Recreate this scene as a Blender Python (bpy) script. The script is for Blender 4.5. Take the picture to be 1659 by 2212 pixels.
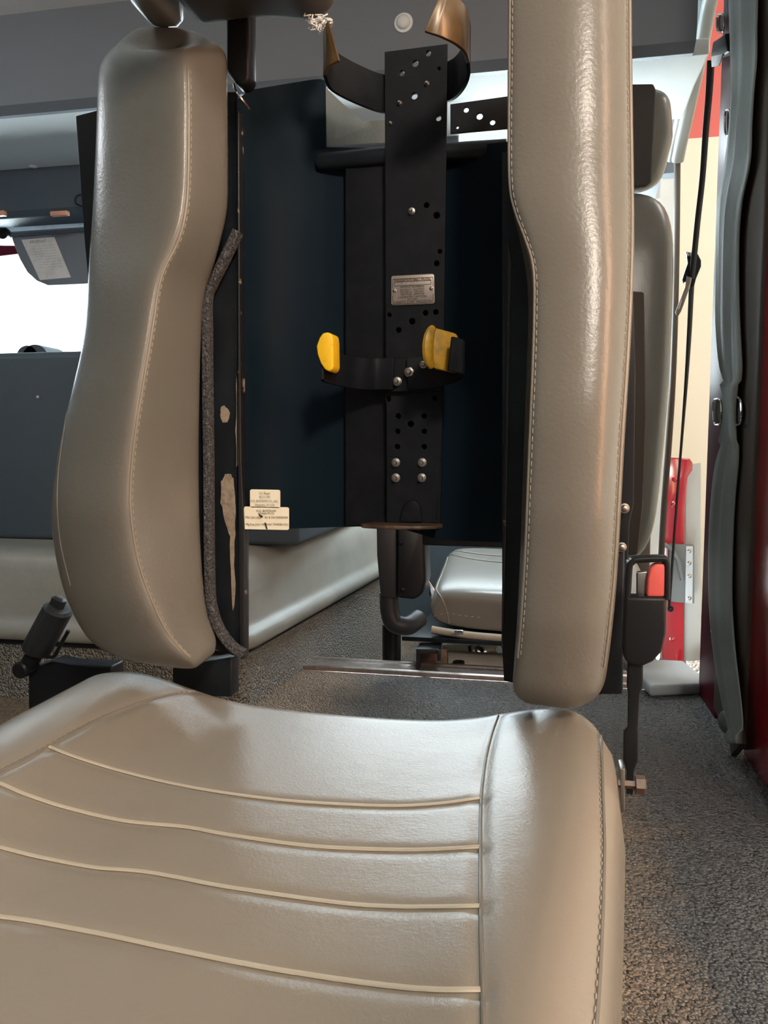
import bpy, bmesh, math, random
import numpy as np
from mathutils import Vector, Matrix
from mathutils.bvhtree import BVHTree
random.seed(7)
for o in list(bpy.data.objects): bpy.data.objects.remove(o)
S = bpy.context.scene
C = S.collection

# ------------------------------------------------------------------ camera
F, CX, CY = 1661.0, 829.5, 1106.0
YAW, PITCH, EYE = math.radians(11), math.radians(-5.02), Vector((0, 0, .60))
FW = Vector((-math.sin(YAW)*math.cos(PITCH), math.cos(YAW)*math.cos(PITCH), math.sin(PITCH)))
RT = Vector((math.cos(YAW), math.sin(YAW), 0))
UP = RT.cross(FW)
cam = bpy.data.objects.new('camera', bpy.data.cameras.new('camera')); C.objects.link(cam)
cam.matrix_world = Matrix(((RT.x, UP.x, -FW.x, EYE.x), (RT.y, UP.y, -FW.y, EYE.y), (RT.z, UP.z, -FW.z, EYE.z), (0, 0, 0, 1)))
cam.data.sensor_fit = 'HORIZONTAL'; cam.data.sensor_width = 36; cam.data.lens = 36*F/1659
cam.data.clip_start = .01
S.camera = cam
# ------------------------------------------------------------------ light and exposure
S.view_settings.view_transform = 'Standard'
S.view_settings.look = 'None'
S.view_settings.exposure = -0.32
S.view_settings.gamma = 1.0
S.view_settings.use_curve_mapping = False
W = bpy.data.worlds.new('daylight'); S.world = W; W.use_nodes = True
bg = W.node_tree.nodes['Background']; bg.inputs[0].default_value = (.86, .95, 1, 1); bg.inputs[1].default_value = 14
_wn = W.node_tree; _wc = _wn.nodes.new('ShaderNodeTexCoord'); _ws = _wn.nodes.new('ShaderNodeSeparateXYZ'); _wr = _wn.nodes.new('ShaderNodeMapRange')
_wr.inputs[1].default_value = -.30; _wr.inputs[2].default_value = .02; _wr.inputs[3].default_value = 40; _wr.inputs[4].default_value = 14   # added glow below the horizon to lift the overhead ledge, sky above
_wn.links.new(_wc.outputs['Generated'], _ws.inputs[0]); _wn.links.new(_ws.outputs[2], _wr.inputs[0]); _wn.links.new(_wr.outputs[0], bg.inputs[1])
def lamp(name, kind, loc, energy, col, size=.1, target=None, size_y=None, spread=None):
    l = bpy.data.lights.new(name, kind); l.energy = energy; l.color = col
    if kind == 'AREA':
        l.size = size
        if size_y: l.shape = 'RECTANGLE'; l.size_y = size_y
        if spread: l.spread = math.radians(spread)
    else: l.shadow_soft_size = size
    o = bpy.data.objects.new(name, l); C.objects.link(o); o.location = loc
    if target is not None:
        o.rotation_euler = (Vector(target)-Vector(loc)).to_track_quat('-Z', 'Y').to_euler()
    return o
lamp('bay_key_lamp', 'POINT', (.60, -.95, 1.66), 108, (1, .89, .75), .13)  # unseen bay light outside the open door, placed from the clip shadows
lamp('bolster_strip_fill', 'AREA', (1.25, -.3, 1.7), 12, (1, .84, .66), .10, (-.1, .7, .6), 1.2)  # unseen strip added for highlights along the bolster ridges
lamp('garage_wall_fill', 'AREA', (1.5, 2.3, 2.8), 48, (1, .97, .93), .5, (1.2, 4.6, .9), 1.2)  # unseen light added to brighten the garage wall and front seat edge
lamp('orange_streak_fill', 'AREA', (.85, .0, .85), 9.0, (1, .40, .14), .07, (-.1, .7, .6), 1.0)  # unseen lamp added for the orange streaks on the bolsters
lamp('front_seat_fill', 'AREA', (-.0, 2.45, 1.52), 22, (.80, .93, 1), .5, (-.15, 2.0, .2), .3)  # unseen cool fill added over the front seat

lamp('cab_fill_light', 'POINT', (-1.7, 1.2, 1.46), 6, (.92, .96, 1), .08)  # unseen fill added for header, ceiling, engine cover and dashboard

# ------------------------------------------------------------------ helpers
def ray(px, py): return FW + RT*((px-CX)/F) - UP*((py-CY)/F)
def atD(px, py, d): return EYE + ray(px, py)*d
def atY(px, py, Y): r = ray(px, py); return EYE + r*(Y/r.y)
def atX(px, py, X): r = ray(px, py); return EYE + r*(X/r.x)
def atZ(px, py, Z): r = ray(px, py); return EYE + r*((Z-.6)/r.z)

def mat(name, col, rough=.5, metal=0., bump=None, var=None, coat=0., col2=None, spec=None, emit=None, trans=0.):
    m = bpy.data.materials.new(name); m.use_nodes = True
    nt = m.node_tree; N = nt.nodes; L = nt.links
    b = N['Principled BSDF']
    b.inputs['Base Color'].default_value = (*col, 1); b.inputs['Roughness'].default_value = rough
    b.inputs['Metallic'].default_value = metal; b.inputs['Coat Weight'].default_value = coat
    b.inputs['Coat Roughness'].default_value = .12
    if spec is not None: b.inputs['Specular IOR Level'].default_value = spec
    if trans: b.inputs['Transmission Weight'].default_value = trans
    if emit: b.inputs['Emission Color'].default_value = (*emit[0], 1); b.inputs['Emission Strength'].default_value = emit[1]
    tc = N.new('ShaderNodeTexCoord')
    if var:   # (scale, amount, lo, hi): blotches of col2 over col
        n = N.new('ShaderNodeTexNoise'); n.inputs['Scale'].default_value = var[0]; n.inputs['Detail'].default_value = 6
        n.inputs['Roughness'].default_value = .62
        r = N.new('ShaderNodeValToRGB'); r.color_ramp.elements[0].position = var[1]; r.color_ramp.elements[1].position = var[2]
        r.color_ramp.elements[0].color = (*col, 1); r.color_ramp.elements[1].color = (*(col2 or col), 1)
        L.new(tc.outputs['Object'], n.inputs['Vector']); L.new(n.outputs['Fac'], r.inputs['Fac']); L.new(r.outputs['Color'], b.inputs['Base Color'])
    prev = None
    for k in (bump or []):   # (kind, scale, strength, distance)
        if k[0] == 'v':
            t = N.new('ShaderNodeTexVoronoi'); t.inputs['Scale'].default_value = k[1]; out = t.outputs['Distance']
        else:
            t = N.new('ShaderNodeTexNoise'); t.inputs['Scale'].default_value = k[1]; t.inputs['Detail'].default_value = 4; out = t.outputs['Fac']
        L.new(tc.outputs['Object'], t.inputs['Vector'])
        bn = N.new('ShaderNodeBump'); bn.inputs['Strength'].default_value = k[2]; bn.inputs['Distance'].default_value = k[3]
        if k[0] == 'v': bn.invert = True
        L.new(out, bn.inputs['Height'])
        if prev: L.new(prev.outputs[0], bn.inputs['Normal'])
        prev = bn
    if prev: L.new(prev.outputs[0], b.inputs['Normal'])
    return m

VINYL = mat('taupe_vinyl', (.238, .213, .178), .27, bump=[('n', 420, .14, .0010), ('n', 55, .11, .0022), ('v', 1100, .08, .0005)], var=(14, .2, .95), col2=(.245, .222, .185), spec=.30)
VINYLSIDE = mat('lit_taupe_headrest_vinyl', (.150, .141, .124), .27, bump=[('n', 380, .16, .0012), ('n', 30, .14, .003)], var=(6, .2, .95), col2=(.175, .165, .143), spec=.42)
HEADSHADE = mat('shaded_taupe_headrest_vinyl', (.065, .058, .053), .72, bump=[('n', 200, .08, .0015)], spec=.08)  # taupe vinyl darkened: the shade on both headrests is in the colour
THREAD = mat('tan_thread', (.30, .272, .225), .7)
WELT = mat('pale_welt_stitching', (.42, .385, .31), .5)
BLACK = mat('black_painted_steel', (.008, .010, .013), .34, spec=.25, var=(30, .4, .8), col2=(.014, .020, .026), bump=[('n', 420, .05, .001)])
SHELLM = mat('black_shell_plastic', (.0055, .0125, .020), .55, spec=.06, var=(14, .4, .8), col2=(.007, .015, .023), bump=[('n', 300, .06, .001)])
WORN = mat('worn_black_steel', (.012, .013, .015), .35, var=(46, .63, .68), col2=(.32, .25, .18), bump=[('n', 60, .15, .001)])
BRACK = mat('bracket_black_steel', (.009, .0095, .012), .5, spec=.12, var=(50, .45, .8), col2=(.016, .016, .019), bump=[('n', 500, .05, .001)])
RUST = mat('rust_worn_brown_steel', (.05, .030, .020), .42, var=(70, .4, .75), col2=(.18, .10, .055))
BARE = mat('bare_flaked_metal', (.30, .25, .19), .6, var=(120, .4, .7), col2=(.17, .13, .10), bump=[('n', 300, .4, .002)])
STEEL = mat('zinc_steel', (.36, .32, .285), .38, 1)
CHROME = mat('polished_steel', (.75, .74, .72), .12, 1)
FOAM = mat('dark_grey_foam', (.06, .062, .068), .85, bump=[('n', 700, 1, .004), ('v', 420, .6, .003)], var=(420, .5, .62), col2=(.16, .16, .165))
YELLOW = mat('yellow_vinyl_coating', (.80, .50, .012), .42, var=(110, .56, .72), col2=(.42, .27, .02), bump=[('n', 90, .1, .001)])
YELLOWD = mat('dark_amber_coating', (.46, .24, .010), .45, var=(90, .45, .72), col2=(.22, .12, .01), bump=[('n', 90, .1, .001)])  # darker, more orange version for the right tip cover
WARMTIP = mat('warm_lit_black_paint', (.10, .062, .028), .30, .2, var=(40, .4, .7), col2=(.16, .105, .05))  # brown stands for warm light on the black arm paint
CREAM = mat('cream_paper_label', (.90, .86, .70), .5, var=(60, .5, .8), col2=(.86, .77, .58))
PLATEM = mat('etched_aluminium', (.36, .29, .25), .42, .35, var=(200, .4, .7), col2=(.30, .24, .20))
INK = mat('black_ink', (.03, .025, .02), .6)
PALEINK = mat('stamped_bright_metal', (.72, .55, .42), .3, .6)
GREYV = mat('grey_padded_vinyl', (.25, .25, .232), .40, bump=[('n', 130, .15, .003)], var=(7, .4, .8), col2=(.31, .31, .285))
GREYTEX = mat('grey_pebbled_rubber', (.27, .27, .25), .5, bump=[('v', 190, 1, .012), ('n', 120, .6, .007)], var=(3, .4, .7), col2=(.32, .31, .28))
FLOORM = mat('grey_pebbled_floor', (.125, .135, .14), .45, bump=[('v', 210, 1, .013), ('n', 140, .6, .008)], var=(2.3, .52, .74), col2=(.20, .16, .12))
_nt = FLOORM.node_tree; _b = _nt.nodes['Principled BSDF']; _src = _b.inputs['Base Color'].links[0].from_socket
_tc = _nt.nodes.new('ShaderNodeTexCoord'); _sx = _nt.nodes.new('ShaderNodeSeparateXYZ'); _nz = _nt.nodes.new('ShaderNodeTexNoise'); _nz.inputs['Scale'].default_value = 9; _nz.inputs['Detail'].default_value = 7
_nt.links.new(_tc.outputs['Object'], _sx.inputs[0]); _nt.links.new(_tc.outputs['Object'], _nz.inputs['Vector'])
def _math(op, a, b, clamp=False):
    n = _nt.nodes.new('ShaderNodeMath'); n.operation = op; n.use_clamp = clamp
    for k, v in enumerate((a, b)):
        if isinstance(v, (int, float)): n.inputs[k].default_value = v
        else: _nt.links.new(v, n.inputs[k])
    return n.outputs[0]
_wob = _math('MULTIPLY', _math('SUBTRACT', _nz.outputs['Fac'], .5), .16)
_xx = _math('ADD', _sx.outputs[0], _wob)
_d1 = _math('MULTIPLY', _math('SUBTRACT', .205, _xx), 9., True)       # brown band along the seat base
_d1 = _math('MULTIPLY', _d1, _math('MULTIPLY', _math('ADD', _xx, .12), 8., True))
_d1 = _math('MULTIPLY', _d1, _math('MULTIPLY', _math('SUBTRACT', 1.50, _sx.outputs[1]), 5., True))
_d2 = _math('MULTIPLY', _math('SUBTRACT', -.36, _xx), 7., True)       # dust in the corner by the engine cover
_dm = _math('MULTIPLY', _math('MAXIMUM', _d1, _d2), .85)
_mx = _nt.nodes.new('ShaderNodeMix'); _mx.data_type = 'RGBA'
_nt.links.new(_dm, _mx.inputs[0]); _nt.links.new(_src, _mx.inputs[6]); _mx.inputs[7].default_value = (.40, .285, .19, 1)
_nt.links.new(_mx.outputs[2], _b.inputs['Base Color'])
HEAD = mat('slate_headliner', (.145, .165, .19), .62, bump=[('n', 400, .25, .002)])
HEADL = mat('pale_headliner', (.68, .72, .72), .60, bump=[('n', 200, .25, .003)], var=(5, .4, .7), col2=(.74, .77, .76))
DASH = mat('slate_dash_plastic', (.05, .072, .094), .6, bump=[('n', 300, .2, .002)])
DARKP = mat('black_plastic', (.010, .011, .013), .38, spec=.2, bump=[('n', 500, .1, .001)])
RIB = mat('black_ribbed_rubber', (.022, .024, .028), .45, spec=.3)
VISOR = mat('blue_grey_visor', (.16, .185, .215), .6, bump=[('n', 300, .2, .002)])
PAPER = mat('white_paper', (.66, .67, .66), .7, var=(30, .45, .7), col2=(.54, .55, .55))
INKGREY = mat('grey_print', (.20, .21, .22), .7)
RED = mat('red_truck_paint', (.33, .006, .016), .16, coat=.8)
MAROON = mat('maroon_paint', (.085, .003, .010), .4, spec=.12)
REDB = mat('red_button_plastic', (.62, .10, .09), .5, bump=[('n', 200, .1, .001)])
WEB = mat('grey_webbing', (.20, .215, .20), .5, bump=[('n', 160, .3, .002)])
BWEB = mat('black_webbing', (.016, .016, .017), .6, bump=[('n', 300, .3, .002)])
TRIMG = mat('grey_trim_plastic', (.105, .115, .115), .48, bump=[('n', 300, .2, .002)])
TRIMT = mat('taupe_trim_plastic', (.075, .058, .046), .5, spec=.15)
SEALM = mat('pale_grey_door_seal', (.34, .345, .32), .4)
RUBBER = mat('dark_rubber', (.05, .045, .042), .5)
CREAMW = mat('cream_painted_wall', (.88, .79, .64), .7)
REDW = mat('red_painted_wall', (.62, .12, .10), .6)
ALU = mat('brushed_aluminium_strip', (.56, .50, .46), .34, .85, var=(60, .4, .7), col2=(.38, .30, .25))
TREAD = mat('tread_plate', (.60, .56, .50), .32, .8, bump=[('v', 60, .8, .01)])
ORANGE = mat('amber_lens', (.60, .30, .20), .3)
WHITEF = mat('white_fibre', (.75, .74, .72), .9)
LIGHTG = mat('light_grey_plastic', (.36, .39, .41), .4)
TANL = mat('tan_leather_strip', (.34, .30, .23), .5)
CONC = mat('grey_concrete', (.30, .29, .27), .8)

def link(name, me, m, parent=None, smooth=True):
    o = bpy.data.objects.new(name, me); C.objects.link(o)
    if m: me.materials.append(m)
    for p in me.polygons: p.use_smooth = smooth
    if parent is not None:
        o.parent = parent
        o.matrix_parent_inverse = Matrix.Translation(-parent.location) if parent.type == 'EMPTY' else Matrix.Identity(4)
    return o
def fin(o, label, cat, group=None):
    o['label'] = label; o['category'] = cat
    if group: o['group'] = group
    return o
def thing(name, label, cat, loc, group=None):
    o = bpy.data.objects.new(name, None); C.objects.link(o); o.location = loc; o.empty_display_size = .05
    return fin(o, label, cat, group)
def struct(o): o['kind'] = 'structure'; return o
def lab(o, t): o['label'] = t; return o
def me_from(verts, faces, name='m'):
    me = bpy.data.meshes.new(name); me.from_pydata([tuple(v) for v in verts], [], faces); me.update()
    bm = bmesh.new(); bm.from_mesh(me); bmesh.ops.recalc_face_normals(bm, faces=bm.faces); bm.to_mesh(me); bm.free()
    return me
def bake(o, *mods):
    for kind, kw in mods:
        md = o.modifiers.new(kind, kind)
        for k, v in kw.items(): setattr(md, k, v)
    dg = bpy.context.evaluated_depsgraph_get(); dg.update()
    me = bpy.data.meshes.new_from_object(o.evaluated_get(dg))
    o.modifiers.clear(); o.data = me
    for p in me.polygons: p.use_smooth = True
    return o
SUB = lambda n: ('SUBSURF', dict(levels=n, render_levels=n))
def BEV(w, n=3): return ('BEVEL', dict(width=w, segments=n, limit_method='ANGLE', angle_limit=math.radians(35)))
def flatten(o, deg=30):
    o.data.set_sharp_from_angle(angle=math.radians(deg)); return o
def bvh(o):
    return BVHTree.FromPolygons([v.co.copy() for v in o.data.vertices], [tuple(p.vertices) for p in o.data.polygons])
def cast(tree, px, py):
    h = tree.ray_cast(EYE, ray(px, py).normalized())
    return (h[0], h[1]) if h[0] else (None, None)

def prism(name, pts, ext, m, parent=None, bev=.002, seg=3):
    """closed outline pts (3D) swept along vector ext, edges bevelled"""
    n = len(pts); v = [Vector(p) for p in pts] + [Vector(p)+Vector(ext) for p in pts]
    f = [list(range(n)), list(range(2*n-1, n-1, -1))] + [[i, (i+1) % n, n+(i+1) % n, n+i] for i in range(n)]
    o = link(name, me_from(v, f), m, parent)
    if bev: bake(o, BEV(bev, seg))
    return flatten(o)
def box(name, lo, hi, m, parent=None, bev=.003, seg=3):
    x0, y0, z0 = lo; x1, y1, z1 = hi
    return prism(name, [(x0, y0, z0), (x1, y0, z0), (x1, y0, z1), (x0, y0, z1)], (0, y1-y0, 0), m, parent, bev, seg)
def smooth_path(pts, n=8):
    P = [Vector(p) for p in pts]
    if len(P) < 3: return P
    out = []
    for i in range(len(P)-1):
        a, b, c, d = P[max(0, i-1)], P[i], P[i+1], P[min(len(P)-1, i+2)]
        for k in range(n):
            t = k/n
            out.append(.5*((2*b)+(c-a)*t+(2*a-5*b+4*c-d)*t*t+(3*b-a-3*c+d)*t**3))
    out.append(P[-1]); return out
def sweep_geo(path, prof, upv=None, scale=None):
    """profile (u,v) swept along path; u along side, v along up"""
    V, Fc = [], []; m = len(prof); side = None
    for i, p in enumerate(path):
        t = (path[min(i+1, len(path)-1)]-path[max(i-1, 0)]).normalized()
        if upv is not None:
            s = t.cross(Vector(upv)).normalized(); u = s.cross(t).normalized()
        else:
            if side is None:
                a = Vector((0, 0, 1)) if abs(t.z) < .9 else Vector((1, 0, 0)); side = t.cross(a).normalized()
            s = (side - t*side.dot(t)).normalized(); side = s; u = s.cross(t)
        k = scale[i] if scale else 1
        k = k if isinstance(k, tuple) else (k, k)
        for a, b in prof: V.append(p + s*a*k[0] + u*b*k[1])
    for i in range(len(path)-1):
        for j in range(m):
            Fc.append([i*m+j, i*m+(j+1) % m, (i+1)*m+(j+1) % m, (i+1)*m+j])
    Fc.append(list(range(m))); Fc.append([(len(path)-1)*m+j for j in range(m-1, -1, -1)])
    return V, Fc
def sweep(name, path, prof, m, parent=None, upv=None, scale=None, bev=0):
    V, Fc = sweep_geo(path, prof, upv, scale)
    o = link(name, me_from(V, Fc), m, parent)
    if bev: bake(o, BEV(bev, 2))
    return flatten(o, 40)
def circ(r, n=12): return [(r*math.cos(2*math.pi*k/n), r*math.sin(2*math.pi*k/n)) for k in range(n)]
def rect(w, h): return [(-w/2, -h/2), (w/2, -h/2), (w/2, h/2), (-w/2, h/2)]
def rrect(w, h, r, n=4):
    out = []
    for cx, cy, a0 in ((w/2-r, h/2-r, 0), (-w/2+r, h/2-r, 90), (-w/2+r, -h/2+r, 180), (w/2-r, -h/2+r, 270)):
        for k in range(n+1):
            a = math.radians(a0+90*k/n); out.append((cx+r*math.cos(a), cy+r*math.sin(a)))
    return out
def tube(name, pts, r, m, parent=None, n=12, sm=8): return sweep(name, smooth_path(pts, sm), circ(r, n), m, parent)
def multi(name, geos, m, parent=None):
    V, Fc = [], []
    for v, f in geos:
        k = len(V); V += v; Fc += [[i+k for i in q] for q in f]
    return link(name, me_from(V, Fc), m, parent)
def lathe(name, prof, org, axis, m, parent=None, n=24):
    """prof: (radius, height) from bottom to top along axis"""
    ax = Vector(axis).normalized(); a = Vector((0, 0, 1)) if abs(ax.z) < .9 else Vector((1, 0, 0))
    u = ax.cross(a).normalized(); w = ax.cross(u); org = Vector(org); V, Fc = [], []
    for r, h in prof:
        for k in range(n):
            t = 2*math.pi*k/n; V.append(org+ax*h+u*(r*math.cos(t))+w*(r*math.sin(t)))
    for i in range(len(prof)-1):
        for k in range(n): Fc.append([i*n+k, i*n+(k+1) % n, (i+1)*n+(k+1) % n, (i+1)*n+k])
    Fc.append(list(range(n))); Fc.append([(len(prof)-1)*n+k for k in range(n)])
    return flatten(link(name, me_from(V, Fc), m, parent), 40)
def dome_bolt(name, org, axis, r, m, parent=None):
    return lathe(name, [(r*1.35, 0), (r*1.35, r*.18), (r, r*.25), (r*.96, r*.5), (r*.75, r*.75), (r*.4, r*.9), (r*.05, r*.95)], org, axis, m, parent)
def hexnut(name, org, r, m, parent):
    """hex nut with washer on a -Y facing plate, the stud end standing proud"""
    geos = []
    def ringo(rr, n, y0, y1, rot=0):
        V = [Vector((org[0]+rr*math.cos(2*math.pi*k/n+rot), y, org[2]+rr*math.sin(2*math.pi*k/n+rot))) for y in (y0, y1) for k in range(n)]
        return V, [list(range(n)), list(range(2*n-1, n-1, -1))]+[[i, (i+1) % n, n+(i+1) % n, n+i] for i in range(n)]
    y = org[1]
    geos.append(ringo(r*1.12, 24, y, y-r*.12)); geos.append(ringo(r, 6, y-r*.12, y-r*.75, random.random()))
    o = multi(name, geos, m, parent); bake(o, BEV(r*.08, 2)); flatten(o)
    st = lathe('stud', [(r*.56, 0), (r*.56, r*.05), (r*.50, r*.06), (r*.50, r*1.05), (r*.42, r*1.15), (r*.02, r*1.16)], (org[0], y-r*.74, org[2]), (0, -1, 0), STEEL, o, 16)
    return o
def plate(name, pts, holes, th, m, parent=None, bev=.0006, back=(0, 1, 0)):
    """flat plate: outline pts (3D, coplanar), round holes [(centre3D, r)], th behind the face"""
    P = [Vector(p) for p in pts]; nrm = Vector((0, 0, 0))
    for i in range(len(P)): nrm += P[i].cross(P[(i+1) % len(P)])
    nrm.normalize()
    if nrm.dot(Vector(back)) > 0: nrm = -nrm
    org = P[0]; ex = (P[1]-P[0]).normalized(); ey = nrm.cross(ex)
    cu = bpy.data.curves.new('c', 'CURVE'); cu.dimensions = '2D'; cu.fill_mode = 'BOTH'; cu.extrude = th/2-bev; cu.bevel_depth = bev; cu.bevel_resolution = 2
    def spl(q):
        s = cu.splines.new('POLY'); s.points.add(len(q)-1); s.use_cyclic_u = True
        for k, (a, b) in enumerate(q): s.points[k].co = (a, b, 0, 1)
    spl([((p-org).dot(ex), (p-org).dot(ey)) for p in P])
    for c, r in holes:
        c = Vector(c); a, b = (c-org).dot(ex), (c-org).dot(ey)
        spl([(a+r*math.cos(t*math.pi/10), b+r*math.sin(t*math.pi/10)) for t in range(20)])
    t = bpy.data.objects.new('c', cu); C.objects.link(t)
    dg = bpy.context.evaluated_depsgraph_get(); dg.update()
    me = bpy.data.meshes.new_from_object(t.evaluated_get(dg)); bpy.data.objects.remove(t)
    M = Matrix(((ex.x, ey.x, nrm.x, 0), (ex.y, ey.y, nrm.y, 0), (ex.z, ey.z, nrm.z, 0), (0, 0, 0, 1)))
    me.transform(Matrix.Translation(org-nrm*th/2) @ M)
    me.materials.clear()
    return flatten(link(name, me, m, parent))
def lines(name, rows, m, parent, th=.0003):
    """lettering: rows of (string, baseline-centre 3D, ex, ey, height, width or None)"""
    V, Fc = [], []
    for s, c, ex, ey, h, w in rows:
        cu = bpy.data.curves.new('t', 'FONT'); cu.body = s; cu.align_x = 'CENTER'; cu.size = 1; cu.extrude = .0; cu.resolution_u = 2
        t = bpy.data.objects.new('t', cu); C.objects.link(t)
        dg = bpy.context.evaluated_depsgraph_get(); dg.update()
        me = bpy.data.meshes.new_from_object(t.evaluated_get(dg)); bpy.data.objects.remove(t)
        if not len(me.vertices): continue
        xs = [v.co.x for v in me.vertices]; x0, x1 = min(xs), max(xs); sy = h/.72; sx = (w/(x1-x0)) if w else sy
        k = len(V); nn = ex.cross(ey)
        for v in me.vertices: V.append(c + ex*((v.co.x-(x0+x1)/2)*sx) + ey*(v.co.y*sy) + nn*th)
        Fc += [[i+k for i in p.vertices] for p in me.polygons]
    me = bpy.data.meshes.new(name); me.from_pydata([tuple(v) for v in V], [], Fc); me.update()
    return link(name, me, m, parent, False)
def stitch(name, pts, r, m, parent, dash=.0042, gap=.0016):
    P = [pts[0]]; L = [0]
    for a, b in zip(pts, pts[1:]): L.append(L[-1]+(b-a).length)
    def at(s):
        i = max(0, min(len(L)-2, int(np.searchsorted(L, s))-1)); t = (s-L[i])/max(1e-9, L[i+1]-L[i]); return pts[i].lerp(pts[i+1], max(0, min(1, t)))
    geos = []; s = 0
    while s+dash < L[-1]:
        geos.append(sweep_geo([at(s), at(s+dash*.15), at(s+dash*.5), at(s+dash*.85), at(s+dash)], circ(r, 6), None, [.4, 1, 1.15, 1, .4])); s += dash+gap
    return multi(name, geos, m, parent)
def surf_path(tree, pix, off=.0004, n=10):
    """pixels traced on a surface that is already built, lifted a little along its normal"""
    P = [Vector((a, b, 0)) for a, b in pix]; out = []
    for q in smooth_path(P, n):
        h, nn = cast(tree, q.x, q.y)
        if h is None: continue
        if nn.dot(h-EYE) > 0: nn = -nn
        if out and (h-out[-1]).length > .06: continue
        out.append(h+nn*off)
    return out

# ================================================================== SETTING
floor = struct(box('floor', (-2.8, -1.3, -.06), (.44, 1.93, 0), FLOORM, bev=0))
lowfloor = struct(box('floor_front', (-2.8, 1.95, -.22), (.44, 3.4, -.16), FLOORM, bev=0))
struct(box('wall_left', (-2.86, -1.3, -.62), (-2.8, 3.12, 3.2), HEAD, bev=0))
struct(box('wall_back', (-2.8, -1.36, -.62), (2.6, -1.3, 3.2), HEAD, bev=0))
struct(box('ceiling', (-2.8, -1.3, 1.755), (.44, 1.95, 1.80), HEADL, bev=0))
# header: slate panel, pale underside ledge, front panel above the windscreen
struct(prism('wall_front', [(-2.8, 1.95, 1.80), (-2.8, 1.95, 1.56), (-2.8, 1.957, 1.525), (-2.8, 1.985, 1.51), (-2.8, 2.02, 1.515), (-2.8, 2.04, 1.54), (-2.8, 2.04, 1.80)], (3.15, 0, 0), HEAD, bev=0))
struct(prism('trim_1', [(-2.8, 2.0, 1.55), (-2.8, 2.0, 1.513), (-2.8, 2.18, 1.517), (-2.8, 2.34, 1.50), (-2.8, 2.36, 1.53)], (3.19, 0, 0), HEADL, bev=.006))
struct(prism('ceiling_front', [(-2.8, 2.04, 1.74), (-2.8, 3.1, 1.48), (-2.8, 3.1, 1.54), (-2.8, 2.04, 1.80)], (3.22, 0, 0), HEAD, bev=0))
# windscreen: lower cowl and glass
struct(box('trim_2', (-2.8, 3.02, -.22), (.42, 3.10, .80), DASH, bev=.01))
glass = bpy.data.materials.new('clear_glass'); glass.use_nodes = True
_n = glass.node_tree; _n.nodes.clear()
_o = _n.nodes.new('ShaderNodeOutputMaterial'); _m = _n.nodes.new('ShaderNodeMixShader'); _t = _n.nodes.new('ShaderNodeBsdfTransparent'); _g = _n.nodes.new('ShaderNodeBsdfGlossy')
_g.inputs['Roughness'].default_value = .02; _t.inputs['Color'].default_value = (.94, .97, .97, 1); _m.inputs[0].default_value = .06
_n.links.new(_t.outputs[0], _m.inputs[1]); _n.links.new(_g.outputs[0], _m.inputs[2]); _n.links.new(_m.outputs[0], _o.inputs[0])
struct(box('window_1', (-2.78, 3.05, .80), (.38, 3.056, 1.48), glass, bev=0))
# sill strip across the floor
sill = struct(prism('trim_3', [(-.60, 1.93, 0), (-.60, 1.93, .012), (-.60, 1.938, .015), (-.60, 1.945, .011), (-.60, 1.995, .011), (-.60, 2.002, .016), (-.60, 2.012, .016), (-.60, 2.018, .010), (-.60, 2.018, -.16), (-.60, 1.95, -.16), (-.60, 1.95, 0)], (1.02, 0, 0), ALU, bev=.0015))
# garage round the truck
struct(box('floor_garage', (.42, -1.3, -.62), (2.6, 4.6, -.55), CONC, bev=0))
struct(box('wall_daylight_block', (.44, 3.12, -.62), (.50, 4.7, 3.2), HEADL, bev=0))  # unseen partition added to keep windscreen daylight off the garage side
struct(box('wall_leak_block', (-2.8, 3.06, 1.50), (.44, 3.12, 3.2), HEADL, bev=0))  # unseen wall added to stop sky light entering above the cab roof
struct(box('ceiling_garage', (-2.86, -1.3, 3.1), (2.6, 4.6, 3.2), HEADL, bev=0))
zc = atX(1480, 298, 2.2).z
struct(box('wall_right', (2.5, -1.3, -.55), (2.6, 4.6, 3.1), CREAMW, bev=0))
zc = atY(1495, 299, 4.6).z
struct(box('wall_garage_front', (.50, 4.6, -.62), (2.6, 4.7, zc), CREAMW, bev=0))
struct(box('wall_garage_front_upper', (.50, 4.6, zc), (2.6, 4.7, 3.2), REDW, bev=0))

# ================================================================== ENGINE COVER
ecz0, ecz1 = .146, .352
ec = thing('engine_cover', 'padded grey vinyl engine cover with pebbled lower wall beside the floor', 'engine cover', (-1.2, 2.1, 0))
def footprint(off, z): return [Vector((-2.7, 1.58-off, z)), Vector((-.63+off, 1.58-off, z)), Vector((-.515+off, 2.75, z)), Vector((-2.7, 2.75, z))]
def loft_cover(name, prof, m, parent, bevc=.05):
    rings = []
    for off, z in prof:
        a, b, c, d = footprint(off, z); r = [a]
        e0 = (a-b).normalized(); e1 = (c-b).normalized(); R = bevc
        for k in range(9):
            t = k/8; p0, p2 = b+e0*R, b+e1*R
            r.append(p0*(1-t)**2 + b*2*t*(1-t) + p2*t*t)
        r += [c, d]; rings.append(r)
    n = len(rings[0]); V = [p for r in rings for p in r]
    Fc = [[i*n+j, i*n+(j+1) % n, (i+1)*n+(j+1) % n, (i+1)*n+j] for i in range(len(rings)-1) for j in range(n)]
    Fc += [list(range(n)), [(len(rings)-1)*n+j for j in range(n)]]
    return flatten(link(name, me_from(V, Fc), m, parent), 50)
loft_cover('padded_top', [(.010, ecz0), (.022, ecz0+.002), (.028, ecz0+.010), (.029, ecz0+.024), (.025, ecz0+.034), (.014, ecz0+.042), (.007, ecz0+.048), (.003, ecz0+.058), (-.004, .26), (-.010, .305), (-.022, .33), (-.04, .344), (-.065, .350), (-.12, .352)], GREYV, ec)
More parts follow.
